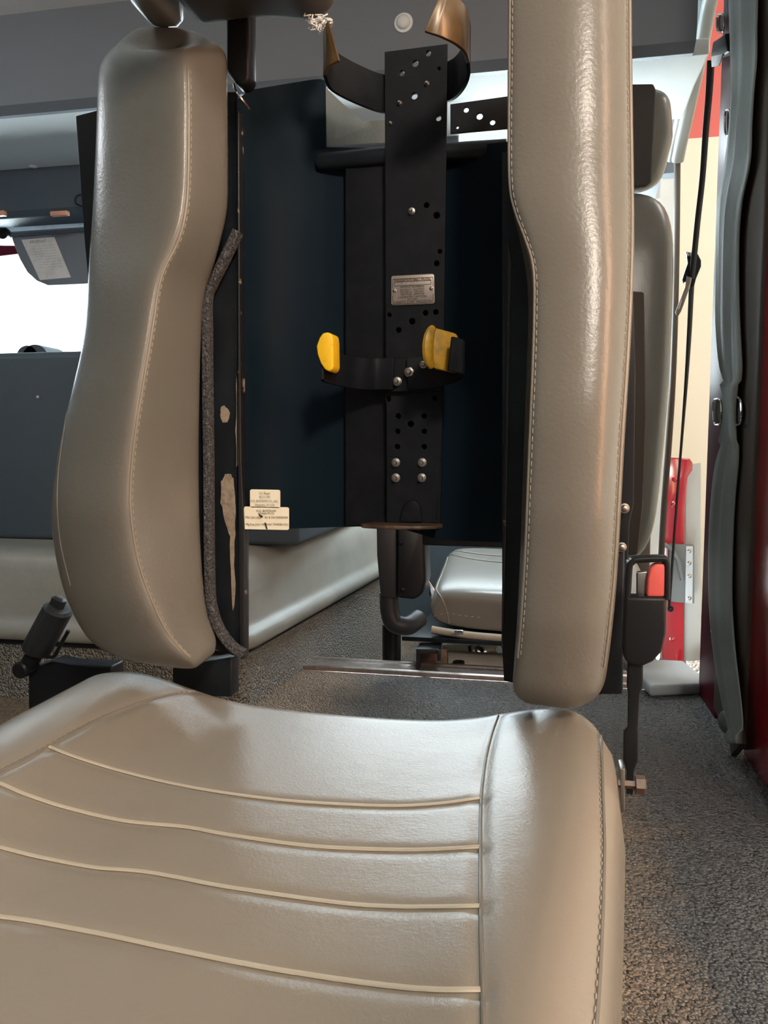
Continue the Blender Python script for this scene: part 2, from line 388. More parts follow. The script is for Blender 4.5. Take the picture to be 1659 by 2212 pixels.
loft_cover('trim_strip', [(.004, ecz0-.014), (.008, ecz0-.012), (.008, ecz0), (.004, ecz0)], DARKP, ec)
loft_cover('pebbled_wall', [(0, -.17), (0, .02), (0, ecz0-.012)], GREYTEX, ec)
# dashboard on top of the engine cover
db = thing('dashboard', 'dark slate dashboard block under the bright windscreen', 'dashboard', (-1.3, 2.1, .352))
zdt = atY(60, 757, 1.79).z
prism('body', [(-2.7, 1.79, .3525), (-2.7, 1.785, .60), (-2.7, 1.79, zdt-.02), (-2.7, 1.80, zdt-.005), (-2.7, 1.83, zdt), (-2.7, 2.62, zdt-.05), (-2.7, 2.62, .3525)], (2.14, 0, 0), DASH, db, bev=.012)
p = atY(160/592*300, 380+945/2212*1120, 1.785)
dome_bolt('screw', (p.x, p.y+.001, p.z), (0, -1, 0), .004, CHROME, db)
for px, w in ((58, .075), (75, .09)):
    q = atY(px, 757, 2.1)
    o = lathe('instrument_cap', [(w*.5, 0), (w*.5, .10), (w*.42, .105), (w*.02, .106)], (q.x, 2.1, q.z-w*.30), (0, 1, 0), DASH, db)

# ================================================================== OVERHEAD
oc = thing('overhead_console', 'dark overhead console with amber lenses above the sun visor', 'overhead console', (-1.4, 2.36, 1.5))
zb = atY(60, 470, 2.36).z
prism('housing', [(-2.7, 2.34, 1.51), (-2.7, 2.345, zb+.02), (-2.7, 2.36, zb), (-2.7, 2.49, zb+.01), (-2.7, 2.49, 1.45), (-2.7, 2.36, 1.53)], (2.47, 0, 0), DASH, oc, bev=.006)
for a, b in ((-14, 10), (110, 146)):
    p0, p1 = atY(a, 467, 2.337), atY(b, 455, 2.337)
    lab(box('marker_lens', (p0.x, 2.332, p0.z), (p1.x, 2.35, p1.z), ORANGE, oc, .002), 'small amber marker lens')
tube('hook', [atY(184, 418, 2.33), atY(166, 424, 2.325), atY(163, 437, 2.322), atY(172, 444, 2.325), atY(184, 446, 2.33)], .003, DARKP, oc)
vs = thing('sun_visor', 'blue-grey sun visor with crinkled warning label hanging across the windscreen', 'sun visor', atY(110, 500, 2.52))
def pp(pix, Y): return [atY(a, b, Y) for a, b in pix]
prism('panel', pp(smooth := [(24, 512), (30, 530), (42, 560), (58, 588), (78, 606), (102, 616), (150, 614), (300, 606), (300, 492)], 2.52), (0, .014, 0), VISOR, vs, .005)
tube('hinge_rod', [atY(8, 508, 2.53), atY(30, 507, 2.53), atY(180, 497, 2.53), atY(300, 489, 2.53)], .011, VISOR, vs)
lathe('pivot', [(.004, 0), (.02, .002), (.022, .02), (.01, .03), (.002, .031)], atY(14, 506, 2.525), (0, -1, 0), DARKP, vs)
ll = lab(prism('warning_label', pp([(46, 518), (117, 512), (153, 599), (86, 605)], 2.519), (0, .0014, 0), PAPER, vs, 0), 'crinkled white printed label')
ex = (atY(117, 512, 2.5185)-atY(46, 518, 2.5185)); wl = ex.length; ex = ex.normalized(); ey = Vector((0, -1, 0)).cross(ex)*-1
ey = ey if ey.z > 0 else -ey
rows = [('IMPORTANT', atY(83, 525, 2.5185), ex, ey, .011, .066)]
for k in range(9):
    t = .2+.066*k; a = atY(46+40*t+6, 518+87*t, 2.5185); b = atY(117+36*t-6, 512+87*t, 2.5185)
    rows.append(('- ---- -- --- ------ -- ---- --- --'[:26+k % 5], (a+b)/2, ex, ey, .008, (b-a).length*.9))
lines('print', rows, INKGREY, ll)
vb = thing('visor_mount_plate', 'pale trim plate with paper notice between overhead console and sun visor', 'trim plate', atY(100, 480, 2.50))
prism('plate', pp([(-20, 500), (20, 478), (30, 468), (95, 462), (110, 472), (300, 462), (300, 490), (30, 506), (-20, 512)], 2.55), (0, .02, 0), HEADL, vb, .003)
lab(prism('notice', pp([(42, 477), (145, 471), (200, 487), (95, 497)], 2.548), (0, .0015, 0), PAPER, vb, 0), 'white paper notice')
# red strip under the visor mount seen through the glass edge
struct(prism('trim_4', pp([(-60, 528), (32, 530), (40, 548), (-60, 560)], 2.9), (0, .03, 0), MAROON, None, .004))
# headliner buttons
for k, (px, py, pl, nz, r, t) in enumerate(((72, 352, 'L', 0, .017, 'round pale headliner fastener on the ledge above the sun visor'),
        (872, 50, 'H', 0, .017, 'round grey fastener on the slate header above the black bracket'),
        (92, 62, 'C', 0, .012, 'faint round ceiling fastener at the far left by the header'),
        (302, 20, 'C', 0, .012, 'small round ceiling fastener beside the headrest'))):
    if pl == 'H': q = atY(px, py, 1.95); ax = (0, -1, 0)
    elif pl == 'L': q = atZ(px, py, 1.5135); ax = (0, 0, -1)
    else: q = atZ(px, py, 1.755); ax = (0, 0, -1)
    fin(dome_bolt('headliner_fastener', q, ax, r, HEADL), t, 'fastener', 'headliner fasteners')

# ================================================================== CREW SEAT
seat = thing('crew_seat', 'taupe vinyl seat with open backrest for an air cylinder', 'seat', (-.17, .45, 0))
# ---- cushion: dense grid with raised bolsters, pulled-in quilting, rounded rim
def right_edge(y): return np.interp(y, [.16, .30, .52, .60, .66], [.022, .034, .062, .066, .058])
XL = -.430
ZC = .364
quilt_px = [[(105, 1614), (150, 1632), (220, 1655), (320, 1682), (440, 1707), (600, 1729), (760, 1740), (870, 1742), (960, 1736), (1036, 1725)],
            [(-80, 1668), (0, 1694), (60, 1719), (150, 1748), (270, 1775), (400, 1788), (500, 1806), (660, 1828), (800, 1836), (920, 1837), (1036, 1831)],
            [(-90, 1812), (0, 1832), (80, 1852), (200, 1875), (320, 1886), (480, 1916), (640, 1940), (760, 1955), (880, 1961), (1036, 1959)],
            [(-90, 1972), (0, 1982), (90, 1995), (240, 2024), (400, 2058), (560, 2090), (700, 2113), (840, 2132), (940, 2140), (1038, 2140)]]
seam_r = [(1076, 1546), (1064, 1580), (1052, 1626), (1044, 1680), (1039, 1740), (1038, 1850), (1039, 2000), (1042, 2120), (1044, 2230)]
seam_l = [(420, 1493), (380, 1497), (320, 1512), (240, 1542), (160, 1580), (90, 1620), (20, 1656), (-80, 1706)]

def zsurf(x, y, xr):
    s = (x-XL)/(xr-XL)
    zz = ZC + .024*np.exp(-((s-.12)/.15)**2) + .016*np.exp(-((s-.93)/.13)**2) - .004*np.exp(-((s-.6)/.25)**2)
    return zz
def plan(pix):
    out = []
    for a in smooth_path([Vector((u, v, 0)) for u, v in pix], 6):
        z = ZC
        for _ in range(8):
            p = atZ(a.x, a.y, z); z = float(zsurf(p.x, p.y, right_edge(p.y)))
        out.append((p.x, p.y))
    return np.array(out)
QP = [plan(q) for q in quilt_px] + [plan(seam_r), plan(seam_l)]
NX, NY = 200, 170
Y0, Y1 = .14, .672
top = np.zeros((NY, NX, 3))
for j in range(NY):
    v = j/(NY-1); y = Y0+(Y1-Y0)*v
    xr = right_edge(y)
    for i in range(NX):
        u = i/(NX-1); x = XL+(xr-XL)*u
        top[j, i] = (x, y, zsurf(x, y, xr))
flat = top.reshape(-1, 3)
for qi, q in enumerate(QP):
    dmin = np.full(len(flat), 9.)
    for a, b in zip(q[:-1], q[1:]):
        ab = b-a; L2 = (ab**2).sum()+1e-12
        t = np.clip(((flat[:, :2]-a) @ ab)/L2, 0, 1)
        d = np.hypot(*(flat[:, :2]-(a+t[:, None]*ab)).T); dmin = np.minimum(dmin, d)
    flat[:, 2] -= (.0014 if qi < 4 else .0016)*np.exp(-(dmin/.0050)**2)
# rounded rim
for j in range(NY):
    for i in range(NX):
        x, y, z = top[j, i]; xr = right_edge(y)
        R = .034
        dx = min(x-XL, xr-x); dy = min(Y1-y, .5)
        dd = 0
        ax = max(0, 1-dx/R); ay = max(0, 1-dy/R)
        a = min(1, math.hypot(ax, ay))
        top[j, i, 2] -= R*.75*(1-math.sqrt(max(0, 1-a*a)))
V = [tuple(p) for p in top.reshape(-1, 3)]
Fc = [[j*NX+i, j*NX+i+1, (j+1)*NX+i+1, (j+1)*NX+i] for j in range(NY-1) for i in range(NX-1)]
rim = [i for i in range(NX)] + [j*NX+NX-1 for j in range(1, NY)] + [(NY-1)*NX+i for i in range(NX-2, -1, -1)] + [j*NX for j in range(NY-2, 0, -1)]
prev = rim
for dz, inn in ((.30, -.0035), (.325, -.004), (.29, .0), (.275, .012)):
    cur = []
    for r in rim:
        x, y, z = V[r]; cx, cy = -.18, .40
        d = Vector((x-cx, y-cy)); d.normalize()
        cur.append(len(V)); V.append((x-d.x*inn, y-d.y*inn, dz if dz < .32 else dz))
    if dz == .30: V_keep = cur
    prev2 = cur
    if dz == .30:
        continue
    n = len(rim); Fc += [[prev[k], prev[(k+1) % n], cur[(k+1) % n], cur[k]] for k in range(n)]
    prev = cur
Fc.append(prev[::-1])
me = me_from(V, Fc)
bm = bmesh.new(); bm.from_mesh(me); bmesh.ops.delete(bm, geom=[v for v in bm.verts if not v.link_faces], context='VERTS'); bm.to_mesh(me); bm.free()
cushion = link('cushion', me, VINYL, seat)
tc = bvh(cushion)
for q in quilt_px:
    P = surf_path(tc, q, .0006)
    if len(P) > 3: sweep('quilting_welt', P, [(a*1.0, b*.55) for a, b in circ(.0016, 8)], WELT, cushion)
for q in (seam_r, seam_l):
    P = surf_path(tc, q, .0)
    if len(P) > 3: sweep('seam', P, circ(.0012, 8), VINYLSIDE, cushion)
P = surf_path(tc, [(a-7, b+2) for a, b in seam_l], .0004); stitch('stitching', P, .0005, THREAD, cushion)
edge_px = [(1284, 1538), (1296, 1580), (1299, 1640), (1301, 1720), (1304, 1820), (1302, 1920), (1297, 2040), (1290, 2160), (1284, 2230)]
P = surf_path(tc, edge_px, .0002)
if len(P) > 3:
    sweep('piping', P, circ(.0013, 8), VINYLSIDE, cushion); 
P = surf_path(tc, [(a-5, b) for a, b in edge_px], .0004); stitch('stitching', P, .00042, THREAD, cushion, .004, .004)
# base under the cushion
bs = prism('base_frame', [(-.40, .20, 0), (.03, .20, 0), (.05, .66, 0), (-.40, .66, 0)], (0, 0, .276), DARKP, seat, .004)

# ---- backrest bolsters
def curveXZ(pix, yfun, off, n=10):
    out = []
    for q in smooth_path([Vector((a, b, 0)) for a, b in pix], n):
        Y = .62
        for _ in range(6): z = atY(q.x, q.y, Y).z; Y = yfun(z)+off
        w = atY(q.x, q.y, Y); out.append((w.z, w.x))
    out.sort(); a = np.array(out); return a[:, 0], a[:, 1]
YF_Z = [.38, .42, .47, .55, .62, .72, .82, .92, .98]
YF_Y = [.605, .585, .566, .553, .553, .570, .585, .592, .600]
yf = lambda z: float(np.interp(z, YF_Z, YF_Y))
YB = .668
def bolster(name, outer, seam, inner, zb, zt, capb, capt, side):
    zo, xo = curveXZ(outer, yf, .055); zs, xs = curveXZ(seam, yf, .002); zi, xi = curveXZ(inner, lambda z: YB, 0)
    st = []; n = 46
    for k in range(n):
        t = k/(n-1); t = .5-.5*math.cos(math.pi*t) if True else t
        st.append(zb+(zt-zb)*t)
    rings = []
    for z in st:
        zz = min(max(z, zb), zt)
        O, Sx, I = np.interp(zz, zo, xo), np.interp(zz, zs, xs), np.interp(zz, zi, xi); Y = yf(zz)
        g = 1.0
        lo, hi = (z-zb)/capb, (zt-z)/capt
        e = max(0, 1-min(lo, hi)); g = math.sqrt(max(0.0, 1-e*e))*.97+.03
        L = lambda a, b, t: a+(b-a)*t
        kz = float(np.interp(z, [.42, .55, .68, .85], [.35, .45, .9, 1.0]))*(1.0 if side < 0 else .25)
        pts = [(I, YB), (L(I, Sx, .33), L(YB, Y, .36)), (L(I, Sx, .70), L(YB, Y, .72)), (L(I, Sx, .95), L(YB, Y, .94)), (L(Sx, O, .02), Y+.000),
               (L(Sx, O, .10), Y-.003+.003*kz), (L(Sx, O, .30), Y-.004+.014*kz), (L(Sx, O, .55), Y-.001+.026*kz), (L(Sx, O, .78), Y+.006+.034*kz), (L(Sx, O, .93), Y+.018+.038*kz), (O, Y+.040+.030*kz), (L(Sx, O, .985), Y+.058+.022*kz), (L(Sx, O, .93), max(YB, Y+.095))]
        if side > 0:
            pts[5:10] = [(L(Sx, O, .10), Y-.003), (L(Sx, O, .30), Y-.007), (L(Sx, O, .55), Y-.009), (L(Sx, O, .78), Y-.004), (L(Sx, O, .93), Y+.012)]
        cy = (Y+YB)/2+.01; cx = (O+I)/2
        sh = max(0, min(1, (z-(zt-.12))/.12)); sh = sh*sh*(3-2*sh)*(.48 if side < 0 else 0)
        rings.append([Vector((cx+(x-cx)*(.35+.65*g), cy+(y-cy)*(.25+.75*g), z+sh*(y-Y))) for x, y in pts])
    m = len(rings[0]); V = [p for r in rings for p in r]
    Fc = [[i*m+j, i*m+(j+1) % m, (i+1)*m+(j+1) % m, (i+1)*m+j] for i in range(n-1) for j in range(m)]
    Fc += [list(range(m)), [(n-1)*m+j for j in range(m)]]
    o = link(name, me_from(V, Fc), VINYLSIDE, seat); bake(o, SUB(2)); return o
LO = [(a-(16 if b < 620 else 10 if b < 900 else 4), b) for a, b in [(330, 78), (296, 86), (262, 102), (240, 122), (226, 150), (212, 200), (203, 330), (196, 450), (190, 560), (180, 700), (160, 830), (138, 930), (126, 1020), (124, 1100), (132, 1180), (152, 1265), (186, 1340), (235, 1405), (300, 1444), (345, 1462)]]
LS = [(404, 96), (407, 150), (409, 250), (407, 400), (400, 470), (384, 525), (360, 572), (344, 620), (332, 700), (312, 820), (294, 930), (285, 1010), (282, 1080), (288, 1150), (303, 1225), (330, 1300), (365, 1370), (410, 1420), (450, 1456)]
LI = [(a+(17 if b > 560 else 8), b) for a, b in [(488, 110), (506, 180), (509, 300), (509, 400), (507, 470), (490, 530), (466, 590), (447, 645), (443, 760), (444, 900), (447, 1050), (449, 1200), (452, 1300), (462, 1350), (490, 1400), (520, 1430), (526, 1452)]]
Lp = bolster('side_bolster', LO, LS, LI, .402, .922, .028, .020, -1)
RO = [(1362, -60), (1365, 0), (1366, 150), (1369, 350), (1370, 500), (1366, 650), (1358, 800), (1348, 950), (1340, 1100), (1331, 1250), (1320, 1360), (1310, 1440), (1302, 1500), (1296, 1540)]
RS = [(1096, -60), (1097, 0), (1096, 150), (1095, 300), (1097, 400), (1108, 455), (1128, 510), (1144, 560), (1150, 620), (1148, 750), (1142, 900), (1136, 1050), (1130, 1200), (1122, 1330), (1114, 1420), (1106, 1480), (1104, 1540)]
RI = [(1099, -60), (1100, 0), (1099, 150), (1098, 300), (1099, 400), (1106, 455), (1120, 520), (1132, 570), (1138, 640), (1136, 750), (1131, 900), (1126, 1050), (1121, 1200), (1116, 1330), (1111, 1420), (1108, 1480), (1106, 1540)]
Rp = bolster('side_bolster', RO, RS, RI, .388, .97, .028, .035, 1)
for pad, seam, dx in ((Lp, LS[1:-1], 4), (Rp, [(a+6, b) for a, b in RS[1:-2]], 4)):
    t = bvh(pad)
    P = surf_path(t, [(a-1, b) for a, b in seam], .0001)
    if len(P) > 3: sweep('seam', P, circ(.0011, 8), VINYL, pad)
    P = surf_path(t, [(a+dx, b) for a, b in seam], .0001)
    if len(P) > 3: stitch('stitching', P, .00038, THREAD, pad)
t = bvh(Rp)
P = surf_path(t, [(a-7, b) for a, b in RO[1:-2]], .0004)
if len(P) > 3: sweep('piping', P, circ(.0014, 8), VINYL, Rp)
P = surf_path(t, [(a-11, b) for a, b in RO[1:-2]], .0002)
if len(P) > 3: stitch('stitching', P, .00038, THREAD, Rp)
t = bvh(Lp)
P = surf_path(t, [(a+5, b) for a, b in LO[8:-4]], .0004)
if len(P) > 3: sweep('piping', P, circ(.0006, 8), VINYLSIDE, Lp)

# ---- shell
cols = [(512, .674), (540, .694), (580, .712), (640, .726), (675, .730), (692, .732), (702, .733), (704, .7331), (745, .736), (850, .737), (950, .736), (1010, .731), (1050, .720), (1078, .705), (1096, .684)]
def shell_geo(cs, topf, botf, rows=24, th=.004):
    V, Fc = [], []
    for off in (0, th):
        for px, Y in cs:
            for k in range(rows+1):
                t = k/rows; p = atY(px, topf(px)*(1-t)+botf(px)*t, Y); V.append(Vector((p.x, p.y+off, p.z)))
    n, r = len(cs), rows+1
    A = lambda s, i, k: s*n*r+i*r+k
    for i in range(n-1):
        for k in range(rows):
            Fc.append([A(0, i, k), A(0, i+1, k), A(0, i+1, k+1), A(0, i, k+1)]); Fc.append([A(1, i, k), A(1, i, k+1), A(1, i+1, k+1), A(1, i+1, k)])
        for k in (0, rows): Fc.append([A(0, i, k), A(0, i+1, k), A(1, i+1, k), A(1, i, k)])
    for i in (0, n-1):
        for k in range(rows): Fc.append([A(0, i, k), A(0, i, k+1), A(1, i, k+1), A(1, i, k)])
    return V, Fc
tf = lambda x: np.interp(x, [512, 524, 660, 690, 702, 704, 960, 1096], [215, 197, 174, 170, 174, 318, 322, 306])
bf = lambda x: np.interp(x, [512, 800, 930, 940, 1096], [1146, 1136, 1138, 1166, 1172])
shell = multi('back_shell', [shell_geo(cols, tf, bf)], SHELLM, seat)
flatten(shell, 40)
rail = tube('top_rail', [atY(690, 352, .732), atY(760, 345, .728), atY(830, 338, .727), atY(960, 330, .727), atY(1094, 322, .727)], .0085, BLACK, seat)
prism('gusset', [atY(703, 188, .735), atY(781, 262, .775), atY(838, 258, .79), atY(838, 308, .79), atY(703, 316, .735)], (0, .003, 0), TRIMG, seat, .0006)
plate('perforated_plate', pp([(974, 226), (1096, 209), (1096, 276), (974, 287)], .765), [(atY(1007, 237, .765), .0031), (atY(1036, 251, .765), .0036), (atY(1064, 264, .765), .0031), (atY(988, 275, .765), .002)], .003, BRACK, seat)
# flanges of painted steel beside the bolsters
lf = pp([(400, 655), (420, 570), (440, 200), (512, 200), (513, 700), (514, 1000), (516, 1200), (520, 1420), (460, 1400), (425, 1340), (410, 1200), (405, 900)], .676)
fl = lab(plate('side_flange', lf, [], .003, BLACK, seat), 'black steel flange with flaked paint')
for blob in ([(478, 880), (484, 876), (493, 884), (496, 900), (490, 914), (480, 912), (475, 896)], [(478, 1040), (486, 1024), (496, 1022), (505, 1035), (509, 1080), (508, 1140), (506, 1200), (508, 1280), (503, 1320), (499, 1230), (497, 1160), (487, 1130), (477, 1085)],
             [(511, 800), (514, 800), (515, 900), (516, 1000), (511, 1010), (509, 930)], [(462, 1220), (464, 1215), (463, 1250), (461, 1248)]):
    bb = []
    for i, (a, b) in enumerate(blob):
        a2, b2 = blob[(i+1) % len(blob)]
        for k in range(4):
            bb.append((a+(a2-a)*k/4+random.uniform(-1.3, 1.3), b+(b2-b)*k/4+random.uniform(-2, 2)))
    lab(prism('bare_patch', pp(bb, .6752), (0, .0006, 0), BARE, fl, 0), 'flaked bare metal patch')
prism('flange_lip', pp([(511, 240), (516, 240), (518, 700), (521, 1000), (528, 1150), (528, 1424), (518, 1424), (514, 1000)], .672), (0, .012, 0), WORN, fl, .0008)
fr = plate('side_flange', pp([(1086, 330), (1140, 330), (1160, 600), (1150, 1000), (1140, 1480), (1090, 1470), (1086, 1400)], .682), [], .003, BLACK, seat)
prism('flange_lip', pp([(1095, 520), (1103, 560), (1100, 700), (1097, 900), (1092, 1140), (1088, 1300), (1086, 1400), (1083, 1400), (1086, 1140), (1091, 900), (1095, 700)], .676), (0, .010, 0), WORN, fr, .0006)
# outer shell edges seen past the bolsters
prism('shell_side', pp([(163, 250), (210, 238), (250, 600), (190, 604), (182, 520)], .72), (0, .004, 0), DARKP, seat, .001)
prism('shell_side', pp([(1300, 560), (1366, 570), (1373, 800), (1369, 1090), (1360, 1130), (1352, 1330), (1340, 1500), (1290, 1500)], .71), (0, .006, 0), DARKP, seat, .001)
# foam trim strip along the left bolster
fp = [(514, 500), (498, 535), (478, 575), (458, 615), (448, 645), (448, 720), (449, 850), (451, 1000), (452, 1150), (454, 1270), (460, 1320), (476, 1362), (502, 1396), (526, 1412)]
lab(sweep('foam_trim', smooth_path([atY(a, b, .664) for a, b in fp], 6), rrect(.0075, .012, .002), FOAM, seat, (0, 1, 0)), 'grey foam edging strip')
# lower cross bar and hinge bracket
prism('lower_bar', pp([(912, 1142), (1096, 1142), (1096, 1184), (912, 1178)], .78), (0, .02, 0), BLACK, seat, .002)
prism('hinge_bracket', pp([(372, 1440), (500, 1420), (500, 1506), (372, 1506)], .675), (0, .02, 0), BLACK, seat, .002)
prism('hinge_bracket', pp([(1296, 1180), (1350, 1180), (1346, 1500), (1296, 1500)], .70), (0, .02, 0), BLACK, seat, .002)
for a, b in ((1349, 1098), (1343, 1182)): dome_bolt('bolt', atY(a, b, .698), (0, -1, 0), .0032, STEEL, seat)
# stickers on the shell
def sticker(name, pix, rows_f, Y, r=.0015):
    P = pp(pix, Y); o = lab(prism(name, P, (0, .0008, 0), CREAM, shell, .0), 'cream printed sticker'); return o
def rounded_px(x0, y0, x1, y1, r, dy=0):
    out = []
    for cx, cy, a0 in ((x1-r, y0+r, -90), (x1-r, y1-r, 0), (x0+r, y1-r, 90), (x0+r, y0+r, 180)):
        for k in range(5):
            a = math.radians(a0+90*k/4); X = cx+r*math.cos(a); out.append((X, cy+r*math.sin(a)+dy*(X-x0)))
    return out
EX, EZ = Vector((1, 0, 0)), Vector((0, 0, 1))
YS = .6745
for name, bx, tl in (('sticker', (540, 1057, 605, 1096), [('U.S. Patent', 572, 1068, 24), ('#5,213,392', 572, 1076, 24), ('H.O. BOSTROM CO., INC.', 572, 1085, 60), ('Waukesha, WI USA', 572, 1093, 43)]),
                     ('sticker', (527, 1094, 624, 1143), [('H.O. BOSTROM', 575, 1106, 42), ('Waukesha, WI U.S.A.', 577, 1111, 32), ('P/N: 3361-4226', 548, 1120, 34), ('Ser # 3361000000099', 597, 1120, 50), ('Mfg Date JUN 1998', 552, 1135, 42), ('Model: TANKER I/CO', 598, 1135, 50)])):
    Ysk = .6735
    o = sticker(name, rounded_px(*bx, 4, .02), None, Ysk)
    rows = []
    for s, x, y, w in tl:
        c = atY(x, y, Ysk-.0003); wd = (atY(x+w/2, y, Ysk)-atY(x-w/2, y, Ysk)).length
        rows.append((s, c, EX, EZ, .0024 if bx[0] == 540 else .0021, wd))
    lines('lettering', rows, INKGREY if bx[0] == 540 else INK, o)
    if bx[0] == 527:
        prism('tear', pp([(558, 1107), (562, 1112), (567, 1114), (568, 1118), (564, 1118), (559, 1113)], Ysk-.0004), (0, .0003, 0), INK, o, 0)
        prism('tear', pp([(571, 1129), (574, 1129), (578, 1143), (575, 1143)], Ysk-.0004), (0, .0003, 0), INK, o, 0)

# ---- headrest
hp = [(322, 44), (330, 54), (350, 58), (385, 57), (408, 54), (440, 52), (500, 40), (560, 34), (620, 36), (660, 44), (700, 34), (722, 8), (727, -20)]
rings = []
for k, q in enumerate(hp):
    b = atY(q[0], q[1]+6, .655); tz = 1.22
    hy = [.014, .026, .038, .05, .068, .086, .098, .10, .10, .10, .096, .08, .04][k]
    tz -= [.06, .02, .0, 0, 0, 0, 0, 0, 0, 0, 0, .02, .06][k]
    z0 = b.z; cy = .660-hy
    rings.append([Vector((b.x, cy+a, (z0+tz)/2+c)) for a, c in rrect(2*hy, tz-z0, min(.010, hy*.7), 4)])
def hr_part(name, rr_, m, parent, k):
    n_ = len(rr_[0]); V = [p for r in rr_ for p in r]
    Fc = [[a*n_+b, a*n_+(b+1) % n_, (a+1)*n_+(b+1) % n_, (a+1)*n_+b] for a in range(len(rr_)-1) for b in range(n_)] + [list(range(n_)), [(len(rr_)-1)*n_+b for b in range(n_)]]
    o = link(name, me_from(V, Fc), m, parent); bake(o, SUB(k)); return o
hr = hr_part('headrest', rings[4:], HEADSHADE, seat, 1)  # main part in the darkened vinyl, underside shade in its colour
lab(hr_part('headrest_lit_end', rings[:5], VINYLSIDE, hr, 1), 'headrest end painted lighter for daylight')  # same headrest, coloured lighter where daylight falls on it
prism('headrest_post', pp([(486, 0), (538, 0), (538, 165), (532, 180), (512, 184), (486, 150)], .66), (0, .02, 0), DARKP, seat, .004)
geos = []
for k in range(90):
    a = atY(random.gauss(688, 9), random.gauss(47, 6), .645+random.uniform(-.006, .006)); d = Vector((random.gauss(0, 1), random.gauss(0, 1), random.gauss(-.5, 1))).normalized()*.006
    geos.append(sweep_geo([a, a+d*.5+Vector((random.gauss(0, .0015),)*3), a+d], circ(.0006, 5)))
lab(multi('frayed_stuffing', geos, WHITEF, hr), 'white frayed stuffing')
tube('wire_clip', [atY(505, 182, .668), atY(509, 196, .664), atY(522, 214, .668), atY(538, 236, .676)], .0011, CHROME, seat, 8)

# ================================================================== CYLINDER BRACKET
br = thing('cylinder_bracket', 'black steel air cylinder bracket bolted inside the open backrest', 'bracket', atY(850, 700, .73))
YP = .715
ch = prism('back_channel', pp([(745, 330), (958, 330), (957, 700), (950, 1137), (745, 1137)], .7262), (0, .009, 0), BRACK, br, .0015)
holes_px = [(868, 158, 7), (897, 137, 8), (925, 115, 7), (948, 148, 5), (895, 207, 8), (947, 255, 7),
            (921, 443, 7), (943, 465, 8), (950, 543, 6), (943, 569, 7), (841, 680, 6), (919, 676, 7), (941, 674, 7), (890, 694, 8), (861, 713, 7),
            (839, 862, 7), (939, 860, 7), (860, 899, 7), (916, 899, 7), (887, 916, 8), (859, 932, 7), (916, 932, 7), (858, 965, 7), (916, 965, 7)]
pl = plate('upright_plate', pp([(832, 113), (965, 96), (962, 380), (958, 700), (950, 1130), (836, 1130), (834, 700)], YP),
           [(atY(a, b, YP), r*.727/F) for a, b, r in holes_px], .0045, BRACK, br)
# slot recesses behind each lower hole are the channel itself; bolts
for a, b, r in ((889, 456, 11), (863, 223, 8), (922, 181, 8), (843, 266, 6)): hexnut('bolt', atY(a, b, YP-.0001), r*.6*.727/F, STEEL if r > 10 else RUST, pl)
for a, b in ((855, 999), (912, 999), (855, 1032), (911, 1032)): hexnut('bolt', atY(a, b, YP-.0016), 8.4*.727/F, STEEL, pl)
foot = plate('foot_plate', pp([(836, 987), (951, 987), (941, 1128), (836, 1134)], YP-.0015), [], .0015, BRACK, br, .0003)
# step lip at the bottom: a rounded tongue bent toward the front
tz = atY(860, 1134, YP).z
lip = [(-.040, -.030), (-.036, -.043), (-.02, -.05), (0, -.052), (.02, -.048), (.034, -.036), (.040, -.016), (.038, .0), (-.030, .0)]
xc = atY(872, 1134, YP).x
lab(prism('foot_lip', [Vector((xc+a*.95, YP+b*.62+.001, tz-.001+(.0 if b > -.01 else .0))) for a, b in lip], (0, 0, .0035), RUST, br, .0012), 'rust-worn bent lip')
prism('pressed_rib', [atY(a, b, YP-.0042) for a, b in ((861, 1130), (866, 1104), (875, 1087), (887, 1079), (898, 1081), (907, 1092), (913, 1130))], (0, .006, 0), BRACK, br, .0032, 5)
# lower clamp
lc = plate('clamp_plate', pp([(836, 778), (952, 768), (952, 842), (836, 845)], YP-.0065), [], .0022, BRACK, br, .0006)
for a, b in ((858, 824), (885, 804), (915, 788)): hexnut('bolt', atY(a, b, YP-.0088), (8.6 if a != 885 else 10.5)*.72/F, STEEL, lc)
def band(name, pts, h, th, m, parent, taper=None):
    path = smooth_path(pts, 8)
    return sweep(name, path, rect(th, h), m, parent, (0, 0, 1), bev=.0005)
al = band('clamp_arm', [atY(850, 808, YP-.009), atY(815, 808, YP-.009), atY(790, 808, YP-.016), atY(755, 804, YP-.026), atY(722, 796, YP-.045), atY(702, 790, YP-.062), atY(696, 784, YP-.072)], .0285, .003, BRACK, br)
ar = band('clamp_arm', [atY(880, 808, YP-.009), atY(930, 804, YP-.009), atY(960, 798, YP-.014), atY(990, 786, YP-.030), atY(1000, 776, YP-.048), atY(994, 770, YP-.060), atY(972, 764, YP-.068)], .0285, .003, BRACK, br)
# yellow coated tips
YT = .640
lt = [(690, 728), (697, 719), (708, 717), (717, 722), (719, 735), (720, 790), (717, 799), (710, 803), (701, 798), (692, 784), (685, 765), (683, 747)]
lab(prism('tip_cover', pp(lt, YT), (.001, .02, 0), YELLOW, al, .003), 'worn yellow tip cover')
rt_front = [(928, 712), (934, 706), (940, 708), (984, 720), (988, 726), (988, 800), (984, 805), (940, 796), (930, 790)]
rv = prism('tip_cover', [atY(a, b, .655+.010*(a-930)/58) for a, b in rt_front], (0, .009, 0), YELLOWD, ar, .002)
lab(rv, 'dark amber tip cover')
sweep('tip_lip', smooth_path([atY(936, 708, .650), atY(928, 722, .646), atY(924, 750, .645), atY(926, 778, .646), (atY(934, 792, .650))], 6), [(a*1.0, b*1.25) for a, b in circ(.0034, 10)], YELLOWD, rv, scale=[.7+.6*math.sin(math.pi*k/24) for k in range(25)])
